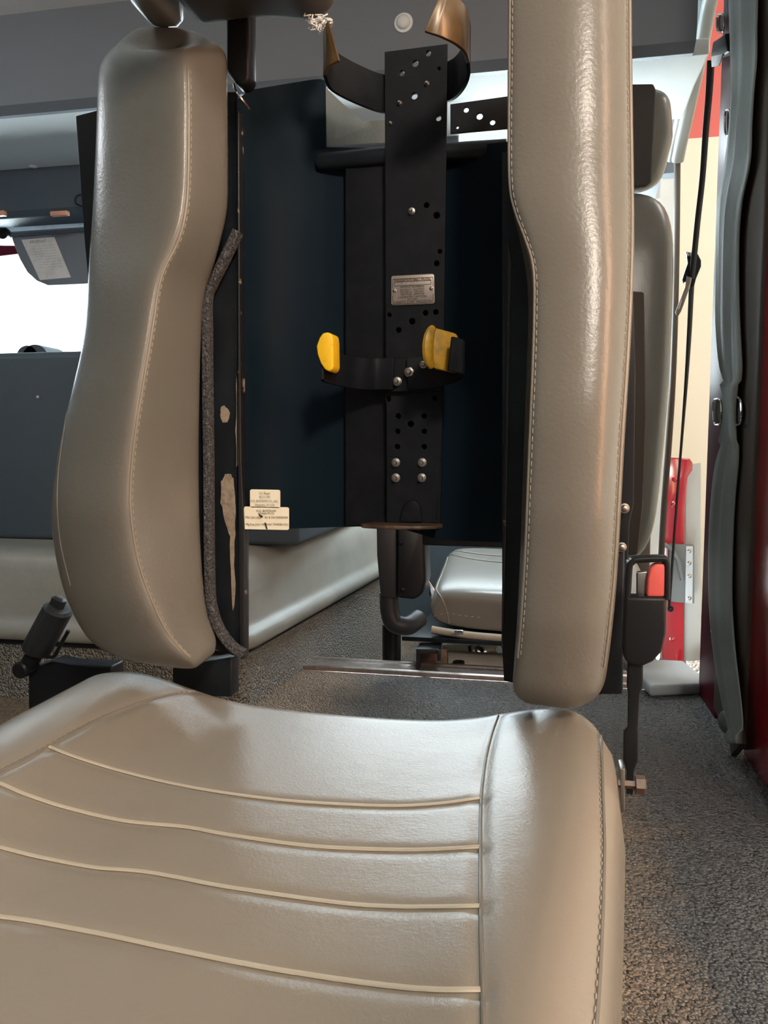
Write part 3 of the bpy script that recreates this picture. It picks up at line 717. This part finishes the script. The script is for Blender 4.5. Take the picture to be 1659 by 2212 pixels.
# upper clamp
def ring_band(name, cx_px, cy_px, R, a0, a1, h, th, m, parent, ydir=1.0, lift=0):
    c = atY(cx_px, cy_px, YP-.004-R*ydir); pts = []
    n = 28
    for k in range(n+1):
        a = math.radians(a0+(a1-a0)*k/n); pts.append(Vector((c.x+R*math.cos(a), c.y+R*ydir*math.sin(a), c.z+lift*(1-math.sin(a)))))
    return sweep(name, pts, rect(th, h), m, parent, (0, 0, 1), bev=.0005), pts
def uband(name, pts, m, parent): return sweep(name, smooth_path(pts, 8), rect(.003, .033), m, parent, (0, 0, 1), bev=.0005)
ul = uband('clamp_arm', [atY(850, 204, YP+.0066), atY(834, 204, YP+.0062), atY(806, 197, YP-.006), atY(750, 172, YP-.030), atY(714, 148, YP-.046), atY(702, 120, YP-.065)], BRACK, br)
lab(uband('arm_tip', [atY(702, 120, YP-.065), atY(704, 108, YP-.072), atY(711, 98, YP-.078), atY(722, 90, YP-.080)], WARMTIP, ul), 'arm tip, warm light painted brown')
ur = uband('clamp_arm', [atY(948, 180, YP+.0066), atY(964, 178, YP+.0060), atY(984, 168, YP-.010), atY(1002, 146, YP-.034), atY(1012, 118, YP-.052), atY(1011, 90, YP-.070)], BRACK, br)
lab(uband('arm_tip', [atY(1011, 90, YP-.070), atY(1004, 66, YP-.088), atY(985, 47, YP-.100), atY(958, 32, YP-.108), atY(936, 22, YP-.110)], WARMTIP, ur), 'arm tip, warm light painted brown')
# name plate
YN = YP-.0012
npx = [(845, 600), (847, 596), (934, 591), (938, 594), (939, 652), (936, 656), (849, 660), (845, 656)]
npl = lab(prism('name_plate', pp(npx, YN), (0, .001, 0), PLATEM, pl, .0003), 'riveted etched name plate')
ex = (atY(934, 593, YN)-atY(847, 598, YN)).normalized(); ez = Vector((0, -1, 0)).cross(ex); ez = ez if ez.z > 0 else -ez
def sl(x, y): return atY(x, y-(x-891)*.055, YN-.0002)
rows = []
for s, x, y, w, h in (('WALKAWAY® BRKT. MODEL', 891, 606, 78, 6.5), ('PATENT NUMBERS', 891, 620.5, 50, 4.2), ('DC93597 / DC97957', 891, 626.5, 50, 4), ('DC98918 / 3952907', 891, 631.5, 50, 4), ('3997718 / 3994779', 891, 636.5, 50, 4),
                      ('CAN960234 / UK972722', 891, 642, 60, 4), ('3971991', 891, 647.5, 22, 4), ('ZIAMATIC CORP. YARDLEY PA', 891, 654, 82, 6)):
    rows.append((s, sl(x, y+1), ex, ez, h*.727/F, w*.727/F))
lines('lettering', rows, INK, npl)
lines('stamped_number', [('SF-40-CO-JSK', sl(891, 614.3), ex, ez, 5.2*.727/F, 40*.727/F)], PALEINK, npl)
fr_geo = []
for x0, y0, x1, y1 in ((852, 607.5, 931, 616),):
    for a, b in (((x0, y0), (x1, y0)), ((x1, y0), (x1, y1)), ((x1, y1), (x0, y1)), ((x0, y1), (x0, y0))):
        fr_geo.append(sweep_geo([sl(*a), sl(*b)], circ(.00018, 5)))
ring = [(849, 601), (935, 601), (936, 620), (936, 637), (935, 656), (849, 656), (848, 637), (848, 620)]
for (a, b) in ((0, 1), (1, 2), (3, 4), (4, 5), (5, 6), (7, 0)): fr_geo.append(sweep_geo([sl(*ring[a]), sl(*ring[b])], circ(.00018, 5)))
multi('border_lines', fr_geo, INK, npl)
for a, b in ((852, 628), (932, 623)): dome_bolt('rivet', atY(a, b, YN), (0, -1, 0), .0014, STEEL, npl)

# ================================================================== RIGHT BELT BUCKLE
bk = thing('belt_buckle', 'black seat belt buckle with red button on an upright stalk', 'belt buckle', atY(1362, 1712, .635))
YK = .63
outer = [(1357, 1225), (1362, 1211), (1374, 1204), (1430, 1201), (1441, 1208), (1443, 1300), (1440, 1370), (1430, 1410), (1412, 1430), (1388, 1441), (1362, 1438), (1348, 1425), (1344, 1400), (1347, 1320)]
body = [(1349, 1288), (1442, 1290), (1440, 1370), (1430, 1410), (1412, 1430), (1388, 1441), (1362, 1438), (1348, 1425), (1344, 1400)]
prism('housing', pp(body, YK), (0, .016, 0), DARKP, bk, .004)
sweep('guard_loop', smooth_path([atY(a, b, YK+.008) for a, b in ((1354, 1292), (1358, 1225), (1364, 1213), (1376, 1208), (1428, 1206), (1437, 1211), (1439, 1230), (1438, 1292))], 6), rrect(.005, .014, .002), DARKP, bk, (0, 1, 0))
lab(prism('release_button', pp([(1397, 1290), (1399, 1250), (1404, 1228), (1416, 1218), (1442, 1219), (1442, 1290)], YK+.002), (0, .011, 0), REDB, bk, .002), 'faded red release button')
prism('latch_insert', pp([(1376, 1236), (1400, 1234), (1400, 1292), (1376, 1292)], YK+.008), (0, .006, 0), STEEL, bk, .001)
pk = [(1370, 1436), (1372, 1456), (1372, 1490), (1368, 1500), (1366, 1560), (1362, 1600), (1361, 1620), (1360, 1665)]
sweep('stalk', [atY(1372, 1432, YK+.008), atY(1371, 1480, YK+.008), atY(1369, 1497, YK+.008), atY(1367, 1570, YK+.008), atY(1363, 1580, YK+.008), atY(1362, 1640, YK+.008), atY(1361, 1665, YK+.008), atY(1360, 1714, YK+.008)], rrect(.0115, .006, .002), DARKP, bk, (0, 1, 0), [1.05, 1.1, .8, .72, 1.05, 1.05, .5, .45])
b0 = atY(1345, 1692, YK+.008); b1 = atY(1388, 1690, YK+.008)
prism('anchor_tab', pp([(1340, 1662), (1350, 1660), (1350, 1752), (1341, 1756)], YK+.004), (0, .02, 0), STEEL, bk, .0008)
geo = []
lathe('anchor_bolt', [(.004, -.004), (.004, .010), (.0075, .0101), (.0075, .0165), (.006, .018), (.001, .0181)], (b0.x+.0, b0.y, b0.z), (1, 0, 0), RUST, bk, 6)

# ================================================================== GRIP LEVER at left
gl = thing('grip_lever', 'black ribbed grip lever with bent rod behind the left side of the cushion', 'lever', atY(70, 1440, .80))
YG = .80
a, b = atY(78, 1404, YG), atY(128, 1312, YG)
ribs = []
for k in range(40): 
    t = 2*math.pi*k/40; r = .0155*(1+(.045 if k % 2 else -.0)); ribs.append((r*math.cos(t)*1.25, r*math.sin(t)))
sweep('ribbed_grip', [a.lerp(b, t) for t in (0, .03, .5, .95, 1.0)], ribs, RIB, gl, None, [.94, 1, 1, 1, .8])
sweep('end_cap', [atY(118, 1322, YG), atY(128, 1294, YG), atY(130, 1290, YG)], rrect(.013, .016, .004), RIB, gl, None, [1, 1, .6])
sweep('shaft', [atY(84, 1396, YG), atY(66, 1428, YG), atY(62, 1434, YG)], rrect(.017, .017, .004), DARKP, gl)
lathe('pivot', [(.010, 0), (.010, .024), (.008, .026), (.001, .0262)], atY(70, 1436, YG+.012), (0, -1, 0), DARKP, gl, 16)
tube('bent_rod', [atY(92, 1417, YG-.005), atY(104, 1419, YG-.005), atY(116, 1418, YG-.005), atY(126, 1402, YG-.005), atY(148, 1362, YG-.005)], .0022, DARKP, gl, 10, 5)
prism('mount_base', pp([(60, 1446), (110, 1428), (150, 1436), (240, 1440), (240, 1960), (60, 1960)], YG+.01), (0, .03, 0), DARKP, gl, .003)

# ================================================================== BEHIND THE SEAT
rb = thing('belt_retractor', 'black upright box with a curved hose below the backrest gap', 'retractor box', atD(865, 1430, 2.0))
def ppd(pix, d): return [atD(a, b, d) for a, b in pix]
prism('box', ppd([(858, 1130), (912, 1130), (917, 1150), (920, 1255), (912, 1285), (895, 1296), (858, 1292)], 1.90), (0, .10, 0), DARKP, rb, .008)
prism('side_plate', ppd([(813, 1130), (858, 1130), (858, 1294), (822, 1290), (814, 1200)], 1.92), (0, .09, 0), RIB, rb, .004)
for a, b in ((866, 1172), (870, 1274)): dome_bolt('screw', atD(a, b, 1.899), (0, -1, 0), .006, DARKP, rb)
tube('hose', [atD(840, 1280, 1.95), atD(842, 1320, 1.95), atD(852, 1346, 1.95), atD(880, 1352, 1.96), atD(905, 1336, 2.0)], .024, RIB, rb, 14)
prism('latch_tab', ppd([(925, 1252), (940, 1274), (934, 1296), (926, 1284)], 1.88), (0, .004, 0), CHROME, rb, .001)
tube('post', [atD(846, 1350, 2.14), atD(846, 1420, 2.14), atD(846, 1500, 2.14)], .026, DARKP, rb, 10)

fs = thing('front_seat', 'light taupe front seat beyond the right bolster beside the door opening', 'seat', (.05, 2.3, -.16))
# cushion: rear face toward us, top rising to the front
def rblock(name, rows_, m, parent, sub=2):
    V = [p for r in rows_ for p in r]; k = len(rows_[0])
    Fc = [[i*k+j, i*k+(j+1) % k, (i+1)*k+(j+1) % k, (i+1)*k+j] for i in range(len(rows_)-1) for j in range(k)] + [list(range(k)), [(len(rows_)-1)*k+j for j in range(k)]]
    o = link(name, me_from(V, Fc), m, parent); bake(o, SUB(sub)); return o
pc = atD(925, 1275, 2.03); z1 = atD(1000, 1283, 2.05).z; zlow = atD(1000, 1372, 2.05).z
XA, XB = pc.x-.015, .33
secs = []
for y, zt, inset in ((2.055, z1-.035, .03), (2.06, z1-.012, .012), (2.085, z1+.002, .004), (2.16, z1+.018, 0), (2.3, z1+.036, 0), (2.45, z1+.054, 0), (2.53, z1+.058, .0), (2.57, z1+.03, .02), (2.58, z1, .03)):
    zl = zlow
    secs.append([Vector((XA+inset, y, zl)), Vector((XA+inset, y, zt-.04)), Vector((XA+inset+.02, y, zt-.006)), Vector((XA+inset+.06, y, zt+.008)), Vector(((XA+XB)/2, y, zt)), Vector((XB-.06-inset, y, zt+.008)), Vector((XB-inset-.02, y, zt-.006)), Vector((XB-inset, y, zt-.04)), Vector((XB-inset, y, zl))])
fcu = rblock('cushion', secs, VINYLSIDE, fs)
t = bvh(fcu)
for q in ([(971, 1184), (966, 1210), (955, 1240), (946, 1262), (944, 1276), (955, 1294), (966, 1324), (971, 1358)],):
    P = surf_path(t, q, .0008)
    if len(P) > 3: sweep('seam', P, circ(.0022, 8), VINYL, fcu)
for q in ([(972, 1188), (1010, 1194), (1050, 1199), (1090, 1202)], [(974, 1198), (1010, 1206), (1050, 1212), (1090, 1216)]):
    P = surf_path(t, q, .0008)
    if len(P) > 3: sweep('quilting_welt', P, circ(.002, 8), VINYL, fcu)
P = surf_path(t, [(920, 1337), (945, 1329), (966, 1325), (1000, 1330), (1040, 1334)], .0006)
if len(P) > 3: stitch('stitching', P, .0013, THREAD, fcu, .010, .007)
# backrest and headrest
def back_block(name, pl_, pr_, topy, boty, Y0_, dep, bulge=.03):
    rows_ = []
    n = 9
    zt, zb_ = atD((pl_+pr_)/2, topy, Y0_/1.03).z, atD((pl_+pr_)/2, boty, Y0_/1.03).z
    for k in range(n):
        t = k/(n-1); z = zb_+(zt-zb_)*t
        e = abs(2*t-1); g = math.sqrt(1-e**4) if e < 1 else 0
        g = .0+g
        xl = atY(pl_, 900, Y0_).x; xr = atY(pr_[0]+(pr_[1]-pr_[0])*t if isinstance(pr_, tuple) else pr_, 900, Y0_).x
        rows_.append((z, g, xl, xr))
    return rows_
def fslab(name, xl, prs, zb_, zt, ya, yb, m, parent):
    rows_ = []; n = 11
    for k in range(n):
        t = k/(n-1); z = zb_+(zt-zb_)*t; e = abs(2*t-1); g = (1-e**6)**.5 if e < 1 else .0
        xr = np.interp(t, [0, .1, .5, .9, 1], prs); r = .035
        cy = (ya+yb)/2; h = (yb-ya)/2*(.35+.65*g); xx = xr-(1-g)*.03; x0 = xl
        rows_.append([Vector((x0, cy-h, z)), Vector(((x0+xx)/2, cy-h*1.0, z)), Vector((xx-.05, cy-h, z)), Vector((xx-.012, cy-h*.82, z)), Vector((xx, cy-h*.2, z)), Vector((xx, cy+h*.4, z)), Vector((xx-.02, cy+h*.9, z)), Vector((xx-.06, cy+h, z)), Vector((x0, cy+h, z))])
    return rblock(name, rows_, m, parent)
YFS = 2.02
X = lambda px, Y=YFS: atY(px, 900, Y).x
fslab('backrest', X(1120), [X(1418), X(1428), X(1448), X(1450), X(1440)], atY(1400, 1230, YFS).z, atY(1400, 402, YFS).z, YFS-.05, YFS+.11, VINYLSIDE, fs)
fslab('headrest', X(1130), [X(1404), X(1420), X(1440), X(1432), X(1424)], atY(1400, 408, YFS).z, atY(1400, 180, YFS).z, YFS-.03, YFS+.10, VINYLSIDE, fs)
prism('back_panel', pp([(1100, 610), (1392, 630), (1396, 900), (1390, 1090), (1378, 1200), (1100, 1190)], YFS-.055), (0, .02, 0), TRIMT, fs, .006)
prism('headrest_back_shade', pp([(1120, 184), (1412, 180), (1417, 192), (1408, 392), (1396, 402), (1120, 402)], YFS-.034), (0, .012, 0), HEADSHADE, fs, .005)  # added dark sheet holding the shade on the headrest's rear face
# pan and floor bracket
zp = atD(1000, 1392, 2.04).z
prism('seat_pan', [atZ(868, 1384, zp), atZ(1130, 1398, zp), Vector((.33, 2.5, zp)), Vector((XA-.0, 2.5, zp)), Vector((XA-.03, 2.2, zp))], (0, 0, .012), BLACK, fs, .001)
tube('underside_tube', [Vector((XA+.02, 2.03, zp+.030)), Vector((XA+.10, 2.025, zp+.022)), Vector((XA+.2, 2.02, zp+.018)), Vector((XA+.35, 2.02, zp+.014))], .0105, TANL, fs, 10)
ss = atD(991, 1368, 2.0)
box('strap_buckle', (ss.x-.012, ss.y, ss.z-.006), (ss.x+.012, ss.y+.012, ss.z+.008), CHROME, fs, .002)
prism('floor_bracket', ppd([(899, 1402), (948, 1402), (948, 1412), (905, 1412), (905, 1500), (898, 1500)], 2.02), (0, .07, 0), BLACK, fs, .001)
prism('bracket_web', ppd([(905, 1408), (965, 1400), (972, 1520), (905, 1520)], 2.12), (0, .006, 0), RUST, fs, .001)
prism('bracket_hook', ppd([(944, 1404), (952, 1404), (952, 1428), (944, 1428)], 2.015), (0, .01, 0), BLACK, fs, .001)
lathe('floor_bolt', [(.012, 0), (.012, .006), (.0085, .007), (.0085, .022), (.002, .024)], atD(918, 1478, 2.0), (0, -.6, .8), STEEL, fs, 6)
# padded bar behind the sill and what stands on the low floor
rr = fin(tube('padded_floor_roll', [atD(965, 1446, 2.16), atD(1060, 1450, 2.16), atD(1140, 1454, 2.16)], .052, GREYV, None, 20), 'rounded grey padded roll under the front seat', 'padded roll')
kn = thing('lock_bolt', 'black square-headed bolt on the grey roll under the front seat', 'bolt', atD(990, 1452, 2.09))
lathe('stem', [(.008, 0), (.008, .02), (.016, .0205), (.016, .03), (.003, .031)], atD(991, 1452, 2.085), (0, 0, 1), DARKP, kn, 10)
cp = fin(prism('tan_floor_panel', ppd([(955, 1392), (1075, 1398), (1078, 1460), (955, 1460)], 2.42), (0, .02, 0), TANL, None, .003), 'tan panel under the front seat pan behind the roll', 'panel')
cb = thing('cable_bundle', 'coppery cables and fittings lying under the front seat pan', 'cables', atD(1050, 1430, 2.3))
tube('cable', [atD(1015, 1395, 2.3), atD(1020, 1415, 2.3), atD(1034, 1424, 2.29), atD(1050, 1420, 2.3)], .007, RIB, cb, 10)
tube('cable', [atD(1030, 1396, 2.26), atD(1045, 1412, 2.26), atD(1072, 1424, 2.26), atD(1100, 1432, 2.26)], .008, RUST, cb, 10)
lathe('fitting', [(.012, 0), (.016, .006), (.016, .02), (.009, .022), (.009, .04), (.002, .041)], atD(1046, 1412, 2.24), (-.5, -.6, .3), CHROME, cb, 12)
lathe('fitting', [(.02, 0), (.026, .008), (.026, .022), (.01, .03), (.002, .031)], atD(1062, 1428, 2.25), (.2, -.8, .4), TANL, cb, 14)
# small clutter seen right of the right bolster
cl = thing('floor_fittings', 'bright metal fittings on the low floor left of the red post', 'fittings', atD(1330, 1470, 2.1))
prism('pale_block', ppd([(1322, 1452), (1356, 1450), (1356, 1500), (1322, 1500)], 2.15), (0, .05, 0), LIGHTG, cl, .003)
lathe('coil_end', [(.03, 0), (.034, .004), (.034, .012), (.022, .013), (.022, .018), (.010, .019), (.010, .024), (.002, .025)], atD(1334, 1438, 2.18), (-.1, -1, .1), ALU, cl)
prism('copper_bracket', ppd([(1328, 1470), (1336, 1470), (1336, 1480), (1344, 1480), (1344, 1505), (1328, 1505)], 2.12), (0, .02, 0), TANL, cl, .001)
prism('chrome_bracket', ppd([(1372, 1470), (1410, 1440), (1412, 1500), (1372, 1500)], 2.2), (0, .02, 0), CHROME, cl, .002)
tube('dark_hose', [atD(1392, 1480, 2.1), atD(1414, 1470, 2.1), atD(1428, 1450, 2.1), atD(1434, 1425, 2.1)], .012, RIB, cl, 10)
sp = fin(prism('side_step_cover', [atZ(1404, 1506, .0), atZ(1540, 1500, .0), Vector((.40, 2.12, 0)), Vector((.24, 2.12, 0))], (0, 0, .028), LIGHTG, None, .008), 'pale blue-grey plastic cover on the floor beyond the sill strip', 'cover')

# ================================================================== RIGHT SIDE: PILLAR, DOOR, BELTS
def ppx(pix, X_): return [atX(a, b, X_) for a, b in pix]
XW = .40
def wall_strip(name, y0, y1, z0, z1, x0, x1, m, parent=None, bev=.008): return box(name, (x0, y0, z0), (x1, y1, z1), m, parent, bev)
yA, yB, yC, yD = atX(1511, 1400, XW).y, atX(1546, 1400, XW).y, atX(1612, 1400, XW).y, 1.20
struct(wall_strip('trim_5', yB-.02, yA, -.10, 1.80, XW, XW+.09, MAROON))           # maroon pillar
struct(wall_strip('trim_6', yA-.004, yA+.014, -.10, 1.80, XW+.01, XW+.06, RUBBER, bev=.004))   # black seal on its edge
dr = struct(wall_strip('door_1', yD, yC+.02, .0, 1.80, XW+.005, XW+.07, RED, None, .012))
# padded pillar trim
pt_ = [(.0, XW+.02)]
prism_pts = [Vector((XW+.02, yC-.012, .02)), Vector((XW-.002, yC-.006, .02)), Vector((XW-.006, yC+.02, .02)), Vector((XW-.006, yB-.06, .02)), Vector((XW-.003, yB-.01, .02)), Vector((XW+.02, yB, .02))]
struct(prism('trim_7', prism_pts, (0, 0, 1.76), TRIMT, None, .005))
# grey belt
gb = thing('shoulder_belt', 'grey shoulder belt webbing pinched through a guide on the door pillar', 'seat belt', atX(1585, 1600, XW-.03))
XG = XW-.024
belt_px = [(1597, -30, 66), (1598, 60, 62), (1600, 130, 58), (1598, 200, 50), (1594, 270, 50), (1588, 350, 54), (1573, 430, 50), (1567, 500, 46), (1565, 600, 44), (1565, 700, 46), (1570, 790, 42), (1575, 840, 24), (1574, 890, 17), (1570, 940, 26), (1560, 1000, 44), (1551, 1080, 48), (1546, 1180, 50), (1546, 1300, 50), (1554, 1400, 50), (1566, 1480, 46), (1578, 1550, 38), (1586, 1606, 22)]
V, Fc = [], []
path = smooth_path([Vector((a, b, w)) for a, b, w in belt_px], 5)
NB = 9
for q in path:
    w = q.z
    for s in (0, 1):
        for k in range(NB):
            u = k/(NB-1)-.5
            p = atX(q.x+u*w, q.y, XG)
            fold = .0035*math.sin(u*14+q.y*.004)*(1.0 if w > 30 else 2.0) - .006*abs(u)*2*(1 if w > 30 else -1)
            V.append(Vector((p.x-fold + s*.0025 + (.004 if w < 30 else 0), p.y, p.z)))
n2 = 2*NB
for i in range(len(path)-1):
    for k in range(NB-1):
        a = i*n2+k; Fc.append([a, a+1, a+1+n2, a+n2]); b = a+NB; Fc.append([b, b+n2, b+1+n2, b+1])
    Fc.append([i*n2, i*n2+n2, i*n2+n2+NB, i*n2+NB]); e = i*n2+NB-1; Fc.append([e, e+NB, e+NB+n2, e+n2])
Fc.append([k for k in range(NB)]+[NB+k for k in range(NB-1, -1, -1)])
L0 = (len(path)-1)*n2; Fc.append([L0+k for k in range(NB)]+[L0+NB+k for k in range(NB-1, -1, -1)])
link('webbing', me_from(V, Fc), WEB, gb)
def slot(px, py, hw, hh, parent, X_=XG+.006):
    pts = []
    for k in range(33):
        a = 2*math.pi*k/32; ca, sa = math.cos(a), math.sin(a)
        pts.append(atX(px+hw*math.copysign(abs(ca)**.6, ca), py+hh*math.copysign(abs(sa)**.8, sa), X_))
    lab(sweep('guide_ring', pts, circ(.0022, 8), CHROME, parent), 'chrome guide ring')
    prism('guide_slot', [atX(px+(hw-2)*math.cos(2*math.pi*k/20), py+(hh-2)*math.sin(2*math.pi*k/20), X_+.003) for k in range(20)], (.004, 0, 0), TRIMT, parent, 0)
slot(1549, 890, 9, 28, gb); slot(1590, 888, 12, 30, gb)
slot(1572, 265, 6, 28, gb, XG+.012); slot(1615, 150, 12, 36, gb, XG+.012)
slot(1556, 50, 8, 20, gb, XG+.012)
lathe('end_button', [(.022, 0), (.022, .008), (.018, .013), (.010, .016), (.001, .017)], atX(1574, 1560, XG+.010), (-1, -.3, 0), TRIMG, gb)
# padded lower trim under the belt
struct(sweep('trim_8', smooth_path([atX(a, b, XW-.010) for a, b in ((1592, -40), (1594, 300), (1578, 500), (1575, 800), (1576, 1000), (1562, 1250), (1570, 1420), (1586, 1540), (1596, 1620))], 6), rrect(.085, .012, .005), TRIMT, None, (-1, 0, 0)))
# black belt hanging in the front door opening
bb = thing('black_lap_belt', 'thin black seat belt with latch tongue hanging in front of the cream wall', 'seat belt', atX(1448, 1300, .385))
XK = .385
bp = [(1536, 130, 14), (1532, 200, 13), (1525, 280, 12), (1518, 380, 11), (1508, 470, 11), (1502, 530, 11), (1499, 560, 11), (1494, 620, 10), (1489, 720, 9), (1482, 830, 7), (1472, 960, 5), (1464, 1060, 5), (1455, 1180, 5), (1446, 1310, 5)]
V, Fc = [], []
path = smooth_path([Vector(q) for q in bp], 5)
for q in path:
    c = atX(q.x, q.y, XK); h = q.z*.5*c.y/F
    V += [c+Vector((-h, 0, 0)), c+Vector((h, 0, 0)), c+Vector((h, .003, 0)), c+Vector((-h, .003, 0))]
for i in range(len(path)-1):
    for j in range(4): Fc.append([i*4+j, i*4+(j+1) % 4, (i+1)*4+(j+1) % 4, (i+1)*4+j])
link('webbing', me_from(V, Fc), BWEB, bb)
YB_ = atX(1494, 600, XK).y
prism('tongue_body', pp([(1483, 546), (1508, 548), (1515, 562), (1515, 575), (1504, 602), (1500, 618), (1490, 620), (1482, 606), (1476, 612), (1474, 604), (1480, 585), (1486, 568)], YB_-.008), (0, .014, 0), DARKP, bb, .003)
lab(prism('latch_tongue', pp([(1483, 596), (1495, 600), (1490, 622), (1472, 672), (1466, 682), (1461, 680), (1459, 674), (1480, 620)], YB_-.010), (0, .003, 0), STEEL, bb, .001), 'steel latch tongue')
prism('latch_slot', pp([(1471, 648), (1474, 648), (1468, 667), (1464, 667)], YB_-.0105), (0, .001, 0), CREAMW, bb, 0)
lab(prism('upper_bracket', pp([(1480, 543), (1498, 545), (1500, 556), (1484, 552)], YB_-.012), (0, .010, 0), CHROME, bb, .002), 'chrome loop')
lab(prism('white_tag', ppx([(1536, 122), (1561, 116), (1553, 142), (1537, 145)], XK-.002), (.002, 0, 0), PAPER, bb, .0005), 'small white tag')
prism('anchor', ppx([(1540, 90), (1566, 72), (1572, 112), (1560, 122), (1534, 130)], XK), (.02, 0, 0), DARKP, bb, .004)
# A pillar / front door frame: two pale seals and a dark post
yp0 = 2.42
def frame_strip(name, pix, r1, r2, m, X_):
    return struct(sweep(name, smooth_path([atX(a, b, X_) for a, b in pix], 5), rrect(r1, r2, min(r1, r2)*.35), m, None, (1, 0, 0)))
frame_strip('trim_9', [(1536, -60), (1520, 0), (1500, 110), (1480, 215), (1462, 300), (1454, 345)], .030, .035, SEALM, XW+.01)
frame_strip('trim_10', [(1551, -60), (1534, 0), (1514, 110), (1492, 215), (1473, 300), (1464, 345)], .032, .035, SEALM, XW+.01)
frame_strip('trim_11', [(1500, -60), (1490, 0), (1474, 150), (1464, 240), (1450, 330), (1448, 380)], .045, .06, HEAD, XW+.03)
frame_strip('trim_12', [(1462, 325), (1463, 350), (1460, 600), (1454, 800), (1446, 940), (1434, 1100), (1428, 1210)], .03, .016, TRIMT, XW+.012)
struct(box('wall_front_right', (XW-.02, 2.96, -.2), (XW+.03, 3.1, 1.40), TRIMT, None, .01))
# red post with hinge block on the open front door
YR = 3.40
rp = thing('door_post', 'glossy red door post with grey hinge block in the right gap', 'door post', atY(1460, 1500, YR))
prism('post', pp([(1436, 996), (1442, 988), (1490, 990), (1497, 1000), (1496, 1016), (1486, 1030), (1480, 1100), (1476, 1510), (1430, 1510), (1432, 1100)], YR), (0, .05, 0), RED, rp, .006)
lab(prism('backing_plate', pp([(1482, 1004), (1514, 1000), (1514, 1510), (1476, 1510)], YR+.06), (0, .02, 0), SEALM, rp, .002), 'pale backing plate')
lab(prism('hinge_block', pp([(1446, 1175), (1500, 1178), (1500, 1304), (1444, 1300)], YR-.032), (0, .03, 0), TRIMG, rp, .003), 'grey hinge block')
prism('hinge_leaf', pp([(1482, 1180), (1497, 1180), (1496, 1304), (1480, 1302)], YR-.038), (0, .006, 0), LIGHTG, rp, .001)
for b in (1190, 1216, 1244, 1292): dome_bolt('bolt', atY(1489, b, YR-.038), (0, -1, 0), .007, STEEL, rp)
for a, b in ((1458, 1035), (1456, 1090), (1453, 1380), (1452, 1430), (1448, 1315)): dome_bolt('bolt', atY(a, b, YR), (0, -1, 0), .010, RED if b != 1315 else DARKP, rp)
tube('cable', [atY(1424, 1172, YR-.07), atY(1442, 1180, YR-.07), atY(1462, 1205, YR-.07), atY(1470, 1235, YR-.06), atY(1474, 1252, YR-.05)], .009, TRIMG, rp, 10)
ts = fin(prism('tread_step', pp([(1482, 1428), (1530, 1426), (1530, 1515), (1482, 1515)], YR-.08), (0, .02, 0), TREAD, None, .002), 'bright tread plate strip between the red post and the maroon pillar', 'step plate')
